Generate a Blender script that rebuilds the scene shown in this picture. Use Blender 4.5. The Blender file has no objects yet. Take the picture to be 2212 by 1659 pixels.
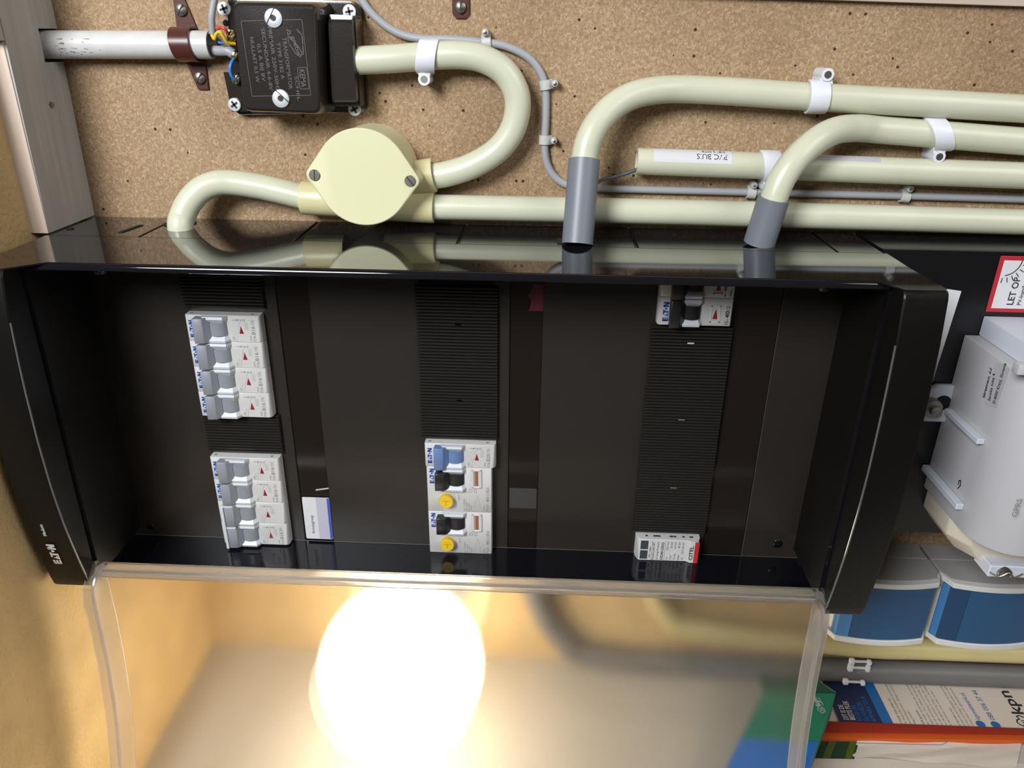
import bpy, bmesh, math, random
from mathutils import Vector, Matrix
random.seed(7)
S = bpy.context.scene
COL = S.collection
# ------------------------------------------------------------------ frame of reference
# u = photo right (towards the floor), v = photo up, w = out of the board wall.  Metres.
def W(p): return Vector((p[1], -p[2], -p[0]))
FPX, CX, CY = 1661.0, 1106.0, 829.5
def _n(a): return Vector(a).normalized()
vd = _n(((1062-CX)/FPX, (4500-CY)/FPX, 1.0))
uu = Vector((1, .028, 0)); uu.z = -(uu.x*vd.x+uu.y*vd.y)/vd.z; uu.normalize()
dd = uu.cross(vd)
D = .51
def ray(x, y):
    r = Vector(((x-CX)/FPX, (y-CY)/FPX, 1)); return Vector((uu.dot(r), -vd.dot(r), -dd.dot(r)))
def at(x, y, w=0.0):
    q = ray(x, y); t = (w-D)/q.z; return Vector((q.x*t, q.y*t, w))
def av(x, y, v):
    q = ray(x, y); t = v/q.y; return Vector((q.x*t, v, D+q.z*t))
def au(x, y, u):
    q = ray(x, y); t = u/q.x; return Vector((u, q.y*t, D+q.z*t))
# ------------------------------------------------------------------ camera, world, lights
cam = bpy.data.cameras.new('camera'); co = bpy.data.objects.new('camera', cam); COL.objects.link(co)
cam.sensor_fit = 'HORIZONTAL'; cam.sensor_width = 36; cam.lens = FPX/2212*36; cam.clip_start = .01
rv = Vector((uu.x, -vd.x, -dd.x)); uv = -Vector((uu.y, -vd.y, -dd.y)); fv = Vector((uu.z, -vd.z, -dd.z))
m = Matrix.Identity(4)
for i, a in enumerate((W(rv), W(uv), -W(fv))):
    for j in range(3): m[j][i] = a[j]
m.translation = W((0, 0, D)); co.matrix_world = m
S.camera = co
S.view_settings.view_transform = 'Standard'; S.view_settings.look = 'None'
S.view_settings.gamma = 1; S.view_settings.use_curve_mapping = False; S.view_settings.exposure = 0.0
wd = bpy.data.worlds.new('world'); S.world = wd; wd.use_nodes = True
wd.node_tree.nodes['Background'].inputs[0].default_value = (.40, .35, .31, 1)
wd.node_tree.nodes['Background'].inputs[1].default_value = .13
def area(name, pos, target, size, power, col):
    l = bpy.data.lights.new(name, 'AREA'); l.shape = 'DISK'; l.size = size; l.energy = power; l.color = col
    o = bpy.data.objects.new(name, l); COL.objects.link(o); o.location = W(pos)
    o.rotation_euler = (W(target)-W(pos)).to_track_quat('-Z', 'Y').to_euler(); return o
area('hall_ceiling_lamp', (-.52, .46, 1.0), (0, -.05, 0), .46, 20.0, (.94, .97, 1.0))
area('fill_light', (1.0, .75, .85), (0, -.05, 0), .8, 8.0, (.98, .97, .96))  # added fill that brightens the batten face; no real source
# ------------------------------------------------------------------ materials
def mat(name, col, rough=.5, metal=0, spec=.5, coat=0, sss=0, bump=0, bscale=400, var=0, vscale=60, tint=None, emit=0, croug=.1):
    m = bpy.data.materials.new(name); m.use_nodes = True
    n = m.node_tree; b = n.nodes['Principled BSDF']
    c = (col[0], col[1], col[2], 1)
    b.inputs['Base Color'].default_value = c; b.inputs['Roughness'].default_value = rough
    b.inputs['Metallic'].default_value = metal; b.inputs['Specular IOR Level'].default_value = spec
    b.inputs['Coat Weight'].default_value = coat; b.inputs['Coat Roughness'].default_value = croug
    if sss:
        b.inputs['Subsurface Weight'].default_value = sss; b.inputs['Subsurface Radius'].default_value = (.004, .004, .003); b.inputs['Subsurface Scale'].default_value = 1
    if emit:
        b.inputs['Emission Color'].default_value = c; b.inputs['Emission Strength'].default_value = emit
    if bump or var:
        tc = n.nodes.new('ShaderNodeTexCoord')
    if bump:
        t = n.nodes.new('ShaderNodeTexNoise'); t.inputs['Scale'].default_value = bscale; t.inputs['Detail'].default_value = 5
        n.links.new(tc.outputs['Object'], t.inputs['Vector'])
        bp = n.nodes.new('ShaderNodeBump'); bp.inputs['Strength'].default_value = bump; bp.inputs['Distance'].default_value = .0015
        n.links.new(t.outputs['Fac'], bp.inputs['Height']); n.links.new(bp.outputs['Normal'], b.inputs['Normal'])
    if var:
        t = n.nodes.new('ShaderNodeTexNoise'); t.inputs['Scale'].default_value = vscale; t.inputs['Detail'].default_value = 6
        n.links.new(tc.outputs['Object'], t.inputs['Vector'])
        r = n.nodes.new('ShaderNodeValToRGB'); r.color_ramp.elements[0].position = .35; r.color_ramp.elements[1].position = .65
        k = tint or (col[0]*(1-var), col[1]*(1-var), col[2]*(1-var))
        r.color_ramp.elements[0].color = (k[0], k[1], k[2], 1); r.color_ramp.elements[1].color = c
        n.links.new(t.outputs['Fac'], r.inputs[0]); n.links.new(r.outputs[0], b.inputs['Base Color'])
    return m
def srgb(r, g, b):
    f = lambda c: (c/255/12.92) if c <= 10 else ((c/255+.055)/1.055)**2.4
    return (f(r), f(g), f(b))
def chipboard():
    m = bpy.data.materials.new('chipboard'); m.use_nodes = True; n = m.node_tree; N = n.nodes; L = n.links
    b = N['Principled BSDF']; b.inputs['Roughness'].default_value = .75; b.inputs['Specular IOR Level'].default_value = .3
    tc = N.new('ShaderNodeTexCoord')
    def mixc(a, bb, fac, blend='MIX'):
        x = N.new('ShaderNodeMix'); x.data_type = 'RGBA'; x.blend_type = blend
        for s, v in ((x.inputs[6], a), (x.inputs[7], bb)):
            if isinstance(v, tuple): s.default_value = v
            else: L.new(v, s)
        if isinstance(fac, float): x.inputs[0].default_value = fac
        else: L.new(fac, x.inputs[0])
        return x.outputs[2]
    def ramp(src, p0, c0, p1, c1):
        r = N.new('ShaderNodeValToRGB'); r.color_ramp.elements[0].position = p0; r.color_ramp.elements[1].position = p1
        r.color_ramp.elements[0].color = c0; r.color_ramp.elements[1].color = c1; L.new(src, r.inputs[0]); return r.outputs[0]
    t = N.new('ShaderNodeTexNoise'); t.inputs['Scale'].default_value = 420; t.inputs['Detail'].default_value = 8; t.inputs['Roughness'].default_value = .75
    L.new(tc.outputs['Object'], t.inputs['Vector'])
    col = ramp(t.outputs['Fac'], .30, (.215, .138, .073, 1), .70, (.46, .33, .188, 1))
    h = t.outputs['Fac']
    wob = N.new('ShaderNodeTexNoise'); wob.inputs['Scale'].default_value = 90; L.new(tc.outputs['Object'], wob.inputs['Vector'])
    for k, (ang, sc, tone) in enumerate(((.5, 290, 1), (2.6, 330, 1), (1.55, 400, 1), (.1, 340, 0), (1.1, 300, 0), (2.1, 190, 1), (.8, 420, 0), (2.9, 360, 1))):
        ad = N.new('ShaderNodeVectorMath'); ad.operation = 'MULTIPLY_ADD'; L.new(wob.outputs['Color'], ad.inputs[0]); ad.inputs[1].default_value = (.003, .003, .003); L.new(tc.outputs['Object'], ad.inputs[2])
        m0 = N.new('ShaderNodeMapping'); m0.inputs['Rotation'].default_value = (0, ang, 0); L.new(ad.outputs[0], m0.inputs['Vector'])
        mp = N.new('ShaderNodeMapping'); mp.inputs['Scale'].default_value = (sc, sc, sc*3.0); mp.inputs['Location'].default_value = (k*3.1, k*1.7, k)
        L.new(m0.outputs[0], mp.inputs['Vector'])
        v = N.new('ShaderNodeTexVoronoi'); v.inputs['Scale'].default_value = 1; L.new(mp.outputs[0], v.inputs['Vector'])
        sep = N.new('ShaderNodeSeparateColor'); L.new(v.outputs['Color'], sep.inputs[0])
        pick = N.new('ShaderNodeMath'); pick.operation = 'GREATER_THAN'; pick.inputs[1].default_value = .78 if tone else .82; L.new(sep.outputs[0], pick.inputs[0])
        near = N.new('ShaderNodeMath'); near.operation = 'LESS_THAN'; near.inputs[1].default_value = .42; L.new(v.outputs['Distance'], near.inputs[0])
        f = N.new('ShaderNodeMath'); f.operation = 'MULTIPLY'; L.new(pick.outputs[0], f.inputs[0]); L.new(near.outputs[0], f.inputs[1])
        f2 = N.new('ShaderNodeMath'); f2.operation = 'MULTIPLY'; f2.inputs[1].default_value = .50 if tone else .60; L.new(f.outputs[0], f2.inputs[0])
        cc = mixc((.60, .44, .29, 1), (.42, .28, .175, 1), sep.outputs[1]) if tone else mixc((.22, .125, .075, 1), (.31, .19, .115, 1), sep.outputs[1])
        col = mixc(col, cc, f2.outputs[0])
    v = N.new('ShaderNodeTexVoronoi'); v.inputs['Scale'].default_value = 210; L.new(tc.outputs['Object'], v.inputs['Vector'])
    sep = N.new('ShaderNodeSeparateColor'); L.new(v.outputs['Color'], sep.inputs[0])
    pick = N.new('ShaderNodeMath'); pick.operation = 'GREATER_THAN'; pick.inputs[1].default_value = .93; L.new(sep.outputs[0], pick.inputs[0])
    near = N.new('ShaderNodeMath'); near.operation = 'LESS_THAN'; near.inputs[1].default_value = .20; L.new(v.outputs['Distance'], near.inputs[0])
    f = N.new('ShaderNodeMath'); f.operation = 'MULTIPLY'; L.new(pick.outputs[0], f.inputs[0]); L.new(near.outputs[0], f.inputs[1])
    col = mixc(col, (.05, .022, .012, 1), f.outputs[0])
    big = N.new('ShaderNodeTexNoise'); big.inputs['Scale'].default_value = 9; L.new(tc.outputs['Object'], big.inputs['Vector'])
    tone = ramp(big.outputs['Fac'], .35, (.84, .80, .78, 1), .65, (1.05, 1.05, 1.05, 1))
    col = mixc(col, tone, 1.0, 'MULTIPLY')
    L.new(col, b.inputs['Base Color'])
    bp = N.new('ShaderNodeBump'); bp.inputs['Strength'].default_value = .25; bp.inputs['Distance'].default_value = .001; L.new(h, bp.inputs['Height']); L.new(bp.outputs[0], b.inputs['Normal'])
    return m
def woodgrain(name, c0, c1, axis):
    m = bpy.data.materials.new(name); m.use_nodes = True; n = m.node_tree; N = n.nodes; L = n.links
    b = N['Principled BSDF']; b.inputs['Roughness'].default_value = .7; b.inputs['Specular IOR Level'].default_value = .3
    tc = N.new('ShaderNodeTexCoord'); mp = N.new('ShaderNodeMapping'); s = [260, 260, 260]; s[axis] = 9; mp.inputs['Scale'].default_value = s
    L.new(tc.outputs['Object'], mp.inputs[0]); t = N.new('ShaderNodeTexNoise'); t.inputs['Scale'].default_value = 1; t.inputs['Detail'].default_value = 6; L.new(mp.outputs[0], t.inputs['Vector'])
    r = N.new('ShaderNodeValToRGB'); r.color_ramp.elements[0].position = .3; r.color_ramp.elements[1].position = .7
    r.color_ramp.elements[0].color = (*c0, 1); r.color_ramp.elements[1].color = (*c1, 1); L.new(t.outputs['Fac'], r.inputs[0]); L.new(r.outputs[0], b.inputs['Base Color'])
    bp = N.new('ShaderNodeBump'); bp.inputs['Strength'].default_value = .2; bp.inputs['Distance'].default_value = .0005; L.new(t.outputs['Fac'], bp.inputs['Height']); L.new(bp.outputs[0], b.inputs['Normal'])
    return m
def clearplastic(name, rough, tint, ior=1.45, mixt=.12, milk=0):
    m = bpy.data.materials.new(name); m.use_nodes = True; n = m.node_tree; N = n.nodes; L = n.links
    N.remove(N['Principled BSDF']); out = N['Material Output']
    g = N.new('ShaderNodeBsdfGlass'); g.inputs['Color'].default_value = (*tint, 1); g.inputs['Roughness'].default_value = rough; g.inputs['IOR'].default_value = ior; g.distribution = 'BECKMANN'
    t = N.new('ShaderNodeBsdfTransparent'); t.inputs[0].default_value = (*tint, 1)
    mx = N.new('ShaderNodeMixShader'); mx.inputs[0].default_value = mixt; L.new(g.outputs[0], mx.inputs[1]); L.new(t.outputs[0], mx.inputs[2])
    d = N.new('ShaderNodeBsdfTranslucent'); d.inputs[0].default_value = (*tint, 1)
    m2 = N.new('ShaderNodeMixShader'); m2.inputs[0].default_value = milk; L.new(mx.outputs[0], m2.inputs[1]); L.new(d.outputs[0], m2.inputs[2])
    L.new(m2.outputs[0], out.inputs[0]); return m
M = dict(
    chip=chipboard(),
    pine=woodgrain('raw_pine', (.56, .44, .36), (.72, .60, .50), 0),
    greywood=woodgrain('grey_painted_wood', (.38, .37, .355), (.46, .45, .435), 0),
    pinkwood=woodgrain('pale_painted_wood', (.50, .40, .33), (.58, .47, .39), 2),
    plaster=mat('yellow_plaster', (.66, .475, .235), .85, spec=.2, bump=.9, bscale=300, var=.14, vscale=25),
    sidewall=mat('beige_painted_wall', (.47, .435, .37), .85, spec=.2, bump=.15, bscale=300),
    white_pipe=mat('white_pipe', (.60, .59, .58), .35, var=.10, vscale=90),
    cream=mat('cream_pvc', (.60, .605, .455), .32, var=.06, vscale=30),
    creamlid=mat('cream_box', (.66, .64, .40), .42),
    creamspig=mat('cream_spigot', (.64, .59, .33), .35),
    greypvc=mat('grey_pvc', (.165, .18, .205), .42),
    greycable=mat('grey_cable', (.33, .34, .36), .4),
    darkwire=mat('dark_wire', (.07, .08, .09), .5),
    clip=mat('white_nylon', (.74, .75, .80), .35, sss=.15),
    clipgrey=mat('grey_clip', (.50, .50, .48), .4),
    gloss=mat('black_gloss', (.006, .006, .008), .06, coat=.5, croug=.03),
    black=mat('black_plastic', (.005, .005, .0075), .12),
    panel=mat('black_satin', (.022, .018, .0148), .36, bump=.05, bscale=1500),
    cap=mat('black_cap', (.0042, .0036, .0031), .38, spec=.28),
    void=mat('dark_void', (.003, .003, .003), .7),
    rib=mat('black_rib', (.020, .0175, .015), .34),
    smoked=mat('smoked_strip', (.014, .010, .008), .14),
    bake=mat('bakelite', (.022, .017, .015), .20, coat=.6, croug=.08, bump=.04, bscale=900),
    bakemark=mat('bakelite_relief', (.10, .092, .088), .35),
    steel=mat('steel', (.55, .55, .56), .32, metal=1),
    dullsteel=mat('dull_steel', (.30, .28, .25), .42, metal=1),
    dark=mat('dark_slot', (.02, .02, .02), .6),
    brass=mat('brass', (.66, .50, .18), .3, metal=1),
    zinc=mat('white_zinc', (.70, .72, .76), .35, metal=.4),
    brown=mat('brown_paint', (.075, .022, .017), .3),
    red=mat('red_wire', (.55, .05, .05), .4), yellow=mat('yellow_wire', (.75, .52, .03), .4), blue=mat('blue_wire', (.05, .22, .62), .4),
    mcb=mat('pale_grey_plastic', (.57, .56, .55), .38),
    mcbwhite=mat('white_plastic', (.56, .58, .62), .38),
    lever=mat('grey_lever', (.235, .25, .28), .4), levblue=mat('blue_lever', (.12, .20, .38), .4), levblack=mat('black_lever', (.018, .018, .019), .35),
    ink=mat('black_ink', (.02, .02, .025), .6), greyink=mat('grey_ink', (.22, .21, .20), .6), lightink=mat('pale_ink', (.40, .39, .38), .6),
    logo=mat('blue_ink', (.012, .075, .36), .5), redmark=mat('red_mark', (.24, .012, .014), .4), silver=mat('silver_ink', (.50, .46, .40), .4),
    ybtn=mat('yellow_button', (.72, .47, .02), .35), rbrown=mat('flag_brown', (.28, .10, .05), .4), window=mat('dark_window', (.05, .06, .07), .2),
    redband=mat('red_band', (.50, .03, .03), .4),
    paper=mat('white_paper', (.62, .62, .64), .7), lilac=mat('lilac_paper', (.46, .44, .54), .6), bluep=mat('blue_print', (.05, .10, .40), .5),
    sheet=mat('black_steel_sheet', (.005, .0052, .006), .25),
    signred=mat('sign_red', (.42, .02, .03), .4),
    meter=mat('meter_grey', (.52, .51, .53), .42), meterlt=mat('meter_pale', (.60, .63, .70), .4), meterbase=mat('meter_base', (.62, .56, .46), .4),
    devwhite=mat('device_white', (.62, .61, .59), .4), devgrey=mat('device_grey', (.36, .35, .34), .5), devblue=mat('device_blue', (.017, .075, .175), .33), devbluelit=mat('device_blue_lit', (.06, .20, .42), .33),
    kgreen=mat('carton_green', (.015, .21, .12), .5), kgreen2=mat('carton_dark_green', (.02, .09, .05), .5), kblue=mat('carton_blue', (.02, .17, .58), .5),
    navy=mat('print_navy', (.015, .025, .075), .5), midblue=mat('print_blue', (.015, .12, .34), .5), dgreen=mat('print_dark_green', (.012, .045, .02), .5), olive=mat('print_olive', (.07, .10, .015), .5),
    brochure=mat('brochure_paper', (.60, .52, .44), .6), redcard=mat('red_card', (.30, .022, .010), .5), orangecard=mat('orange_card', (.62, .10, .012), .5),
    envelope=mat('envelope_paper', (.60, .54, .46), .7, bump=.3, bscale=45), railgrey=mat('rail_grey', (.15, .145, .14), .45),
    wax=mat('grey_screw', (.30, .27, .23), .5, metal=.6), redreflection=mat('red_reflection', (.10, .006, .018), .6),
    frost=clearplastic('frosted_clear', .17, (.94, .93, .92), mixt=.04), clear=clearplastic('clear_rim', .12, (.96, .95, .94), mixt=.2, milk=.24),
    devblueshade=mat('device_blue_shaded', (.011, .048, .115), .4),
    edgeglint=mat('edge_glint', (.10, .095, .09), .12, coat=1), edgegrey=mat('edge_grey', (.075, .07, .065), .4),
    globe=mat('lit_opal_glass', (1.0, .89, .70), .3, emit=10.0),
    brass2=mat('lamp_base', (.25, .24, .22), .4),
)
# ------------------------------------------------------------------ mesh helpers
class Fr:
    def __init__(s, o, x=(1, 0, 0), y=(0, 1, 0), k=.001):
        s.o = Vector(o); s.x = _n(x); s.y = _n(y); s.z = s.x.cross(s.y).normalized(); s.k = k
    def __call__(s, a, b, c=0): return s.o+(s.x*a+s.y*b+s.z*c)*s.k
ID = Fr((0, 0, 0), k=1.0)
class MB:
    def __init__(s): s.v = []; s.f = []
    def add(s, vs, fs):
        n = len(s.v); s.v += [Vector(x) for x in vs]; s.f += [[i+n for i in f] for f in fs]; return s
    def box(s, a, b, fr=ID):
        x = [fr(p, q, r) for r in (a[2], b[2]) for q in (a[1], b[1]) for p in (a[0], b[0])]
        return s.add(x, [(0, 2, 3, 1), (4, 5, 7, 6), (0, 1, 5, 4), (2, 6, 7, 3), (0, 4, 6, 2), (1, 3, 7, 5)])
    def hexa(s, low, high):                              # two quads of points
        return s.add(list(low)+list(high), [(3, 2, 1, 0), (4, 5, 6, 7)]+[(i, (i+1) % 4, 4+(i+1) % 4, 4+i) for i in range(4)])
    def loft(s, rings, cap=True, closed=True):
        n = len(rings[0]); vs = [p for r in rings for p in r]; fs = []
        for i in range(len(rings)-1):
            for j in range(n if closed else n-1):
                k = (j+1) % n; fs.append((i*n+j, i*n+k, (i+1)*n+k, (i+1)*n+j))
        if cap: fs += [tuple(reversed(range(n))), tuple(range((len(rings)-1)*n, len(rings)*n))]
        return s.add(vs, fs)
    def prism(s, poly, lo, hi, fr=ID, axis='c'):         # poly in the two other axes (in order), extruded on axis
        def p(q, h):
            return fr(q[0], q[1], h) if axis == 'c' else fr(q[0], h, q[1]) if axis == 'b' else fr(h, q[0], q[1])
        return s.loft([[p(q, lo) for q in poly], [p(q, hi) for q in poly]])
    def tube(s, pts, r, seg=16, cap=True):
        pts = [Vector(p) for p in pts]; rings = []; prev = None
        for i, p in enumerate(pts):
            t = (pts[min(i+1, len(pts)-1)]-pts[max(i-1, 0)]).normalized()
            if prev is None:
                a = Vector((0, 0, 1)) if abs(t.z) < .8 else Vector((0, 1, 0)); x = (a-t*a.dot(t)).normalized()
            else: x = (prev-t*prev.dot(t)).normalized()
            prev = x; y = t.cross(x); rr = r[i] if isinstance(r, (list, tuple)) else r
            rings.append([p+(x*math.cos(k*2*math.pi/seg)+y*math.sin(k*2*math.pi/seg))*rr for k in range(seg)])
        return s.loft(rings, cap)
    def cyl(s, o, ax, r, h, seg=24, r2=None, ring=None):
        ax = _n(ax); o = Vector(o); return s.tube([o, o+ax*h], [r, r if r2 is None else r2], seg)
    def lathe(s, fr, prof, seg=28):                      # prof (r, c) about fr.z
        rings = [[fr(r*math.cos(k*2*math.pi/seg), r*math.sin(k*2*math.pi/seg), c) for k in range(seg)] for r, c in prof]
        return s.loft(rings, True)
    def stroke(s, pts, wd, fr, c=.05, h=.1):             # flat ribbon with a little thickness
        for i in range(len(pts)-1):
            a, b = Vector(pts[i]), Vector(pts[i+1]); d = (b-a)
            if d.length < 1e-9: continue
            d.normalize(); nn = Vector((-d.y, d.x))*wd/2; e = d*wd*.3
            q = [a-nn-e, b-nn+e, b+nn+e, a+nn-e]
            s.hexa([fr(x.x, x.y, c) for x in q], [fr(x.x, x.y, c+h) for x in q])
        return s
    def build(s, name, m, parent=None, org=None, bevel=0, seg=2, smooth=35, label=None, kind=None):
        o_ = Vector(org) if org is not None else (Vector(parent['_o']) if parent else Vector((0, 0, 0)))
        me = bpy.data.meshes.new(name); me.from_pydata([W(p-o_) for p in s.v], [], s.f)
        bm = bmesh.new(); bm.from_mesh(me); bmesh.ops.recalc_face_normals(bm, faces=bm.faces)
        if bevel: bmesh.ops.bevel(bm, geom=[e for e in bm.edges if e.calc_face_angle(0) > .5], offset=bevel, segments=seg, profile=.6, affect='EDGES')
        for f in bm.faces: f.smooth = True
        bm.to_mesh(me); bm.free(); me.set_sharp_from_angle(angle=math.radians(smooth))
        me.materials.append(M[m] if isinstance(m, str) else m)
        ob = bpy.data.objects.new(name, me); COL.objects.link(ob)
        if parent: ob.parent = parent if not hasattr(parent, '_ob') else parent._ob
        if parent is None: ob.location = W(o_)
        ob['_o'] = list(o_)
        if label: ob['label'] = label
        if kind: ob['kind'] = kind
        return ob
def tag(o, label, cat, group=None, kind=None):
    o['label'] = label; o['category'] = cat
    if group: o['group'] = group
    if kind: o['kind'] = kind
    return o
def thing(name, label, cat, org, group=None):
    o = bpy.data.objects.new(name, None); COL.objects.link(o); o.empty_display_size = .01
    o.location = W(org); o['_o'] = list(org); return tag(o, label, cat, group)
def copy_tree(o, org, label=None):
    def cp(x, par):
        c = x.copy(); COL.objects.link(c)
        if par: c.parent = par
        for ch in [k for k in bpy.data.objects if k.parent == x]: cp(ch, c)
        return c
    c = cp(o, None); c.location = W(org); c['_o'] = list(org)
    if label: c['label'] = label
    return c
def smoothpath(pts, n=8):                                # Catmull-Rom
    P = [Vector(p) for p in pts]; out = []
    for i in range(len(P)-1):
        p0 = P[max(i-1, 0)]; p1 = P[i]; p2 = P[i+1]; p3 = P[min(i+2, len(P)-1)]
        for k in range(n):
            t = k/n; out.append(.5*((2*p1)+(p2-p0)*t+(2*p0-5*p1+4*p2-p3)*t*t+(3*p1-p0-3*p2+p3)*t**3))
    out.append(P[-1]); return out
_tc = {}
def textgeo(body, size, bold=0, extr=.03):
    k = (body, size, bold)
    if k not in _tc:
        c = bpy.data.curves.new('t', 'FONT'); c.body = body; c.size = size; c.offset = bold; c.extrude = extr; c.resolution_u = 2; c.space_line = 1.0
        o = bpy.data.objects.new('t', c); COL.objects.link(o)
        me = bpy.data.meshes.new_from_object(o.evaluated_get(bpy.context.evaluated_depsgraph_get()))
        bpy.data.objects.remove(o); _tc[k] = ([tuple(v.co) for v in me.vertices], [tuple(p.vertices) for p in me.polygons]); bpy.data.meshes.remove(me)
    return _tc[k]
def text(mb, body, fr, size, bold=0, fit=None, c=.06, squash=1):
    vs, fs = textgeo(body, size, bold)
    if not vs: return mb
    x0 = min(v[0] for v in vs); x1 = max(v[0] for v in vs); sx = (fit/(x1-x0)) if fit else squash
    return mb.add([fr((v[0]-x0)*sx, v[1], v[2]+c) for v in vs], fs)
def logo(mb, fr, length, height, c=.05, h=.08):          # the five-letter maker's mark: E A T dot N
    sx, sy = length/10.0, height/2.4
    P = lambda poly: mb.loft([[fr(x*sx, y*sy, c) for x, y in poly], [fr(x*sx, y*sy, c+h) for x, y in poly]])
    for y in (0, .9, 1.8): P([(0, y), (2, y), (2, y+.6), (0, y+.6)])
    P([(0, 0), (.85, 0), (.85, 2.4), (0, 2.4)])
    P([(2.4, 0), (3.15, 0), (3.55, 1.0), (3.2, 1.9)]); P([(3.35, 0), (4.4, 0), (3.9, 1.0), (3.7, .75)])
    P([(3.35, 2.4), (3.75, 1.85), (5.9, 1.85), (5.9, 2.4)]); P([(4.5, 0), (5.35, 0), (5.35, 2.0), (4.5, 2.0)]); P([(5.3, 2.0), (5.3, 1.3), (5.55, 1.75), (5.9, 2.0)])
    P([(6.55+.5*math.cos(a*math.pi/8), 1.2+.5*math.sin(a*math.pi/8)) for a in range(16)])
    P([(7.4, 0), (8.2, 0), (8.2, 2.4), (7.4, 2.4)]); P([(9.2, 0), (10, 0), (10, 2.4), (9.2, 2.4)]); P([(7.4, 2.4), (8.4, 2.4), (10, 0), (9, 0)])
    return mb
TX, TY = (0, 1, 0), (-1, 0, 0)                           # writing runs up the photo, letter tops to photo left
# ------------------------------------------------------------------ the setting
VS, WB, UC = -.55, -.063, -.3155
VT = -.1143
b = MB().box((-.3155, -.405, -.018), (.75, .34, 0)); tag(b.build('wall_back', 'chip'), 'bare chipboard backing behind the pipes and fuse cabinet', 'wall', kind='structure')
b = MB().box((-.34, -.58, WB-.02), (.75, -.33, WB)); tag(b.build('wall_rear', 'plaster'), 'yellow plaster wall set back below the chipboard', 'wall', kind='structure')
b = MB().box((-.34, VS-.02, WB), (.75, VS, .40)); tag(b.build('wall_left', 'sidewall'), 'beige side wall behind the clear cover and the papers', 'wall', kind='structure')
b = MB()
edge = [(.34, .060), (0, .075), (-.10, .100), (-.20, .155), (-.34, .200), (-.56, .24)]
prof = [(.34, WB)]+edge+[(-.56, WB)]
b.loft([[(UC-.015, p[0], p[1]) for p in prof], [(UC, p[0], p[1]) for p in prof]])
tag(b.build('ceiling', 'plaster'), 'rough yellow plaster left of the cabinet', 'ceiling', kind='structure')
# batten along the left edge, notched for the white pipe
t = thing('trim_1', 'grey wooden batten with a notch for the white pipe, left edge', 'batten', (-.31, -.05, .0005)); t['kind'] = 'structure'
b = MB()
n0, n1 = at(137, 133, 0).y, at(119, 62, 0).y                              # notch in v
g = [(-.3040, -.1130, 0), (-.3040, -.0315, 0), (-.3035, -.0125, 0), (-.3025, .32, 0)]
def batt(v0, v1, ua, ub, w0, w1):
    b.hexa([(UC, v0, w0), (ua, v0, w0), (ub, v1, w0), (UC, v1, w0)], [(UC, v0, w1), (ua, v0, w1), (ub, v1, w1), (UC, v1, w1)])
batt(-.1138, n0, -.3045, -.3033, .0004, .0525); batt(n1, .32, -.3030, -.3015, .0004, .0525)
batt(n0, n1, -.3033, -.3030, .0200, .0525)
b.build('plank', 'greywood', t)
b = MB().box((UC, -.1138, .0526), (-.3046, -.0062, .0532)); b.build('front_edge', 'pine', t, label='raw pinkish pine front edge')
p = au(110, 226, -.3035)
MB().cyl((-.3034, p.y, p.z), (1, 0, 0), .0016, .0012, 12).build('nail_head', 'dullsteel', t)
b = MB().box((UC, -.0056, .0527), (-.3032, .32, .060)); tag(b.build('trim_2', 'greywood', bevel=.0005, seg=1), 'short upper board end in the top left corner', 'board', kind='structure')
p0, p1 = at(1650, -2, .005), at(2230, 15.5, .005)
b = MB().hexa([(p0.x-.14, p0.y+.0035, .0003), (p1.x+.2, p1.y-.004, .0003), (p1.x+.2, p1.y+.05, .0003), (p0.x-.14, p0.y+.05, .0003)], [(p0.x-.14, p0.y+.0035, .005), (p1.x+.2, p1.y-.004, .005), (p1.x+.2, p1.y+.05, .005), (p0.x-.14, p0.y+.05, .005)])
tag(b.build('trim_3', 'pinkwood', bevel=.001), 'pale wooden batten along the top right edge', 'batten', kind='structure')
# ------------------------------------------------------------------ screws and small hardware
def screw(parent, c, r, m='steel', slot='slot', ang=.6, h=.0012, ax=(0, 0, 1), name='screw', dome=.5):
    fr = Fr(c, (1, 0, 0), (0, 1, 0), 1.0)
    b = MB().lathe(fr, [(r*.99, -h*.5), (r, h*.35), (r*.92, h*.7), (r*.6, h*(.7+.35*dome)), (r*.02, h*(.75+.5*dome))], 20)
    s = b.build(name, m, parent)
    k = MB(); ca, sa = math.cos(ang), math.sin(ang)
    f2 = Fr(c, (ca, sa, 0), (-sa, ca, 0), 1.0); z = h*(.75+.5*dome)
    if slot == 'slot': k.box((-r*.95, -r*.11, z*.55), (r*.95, r*.11, z*1.03), f2)
    else:
        k.box((-r*.62, -r*.16, z*.5), (r*.62, r*.16, z*1.04), f2); k.box((-r*.16, -r*.62, z*.5), (r*.16, r*.62, z*1.04), f2)
    k.build('slot' if slot == 'slot' else 'cross_recess', 'dark', s, org=parent['_o'] if parent else None)
    return s
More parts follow.
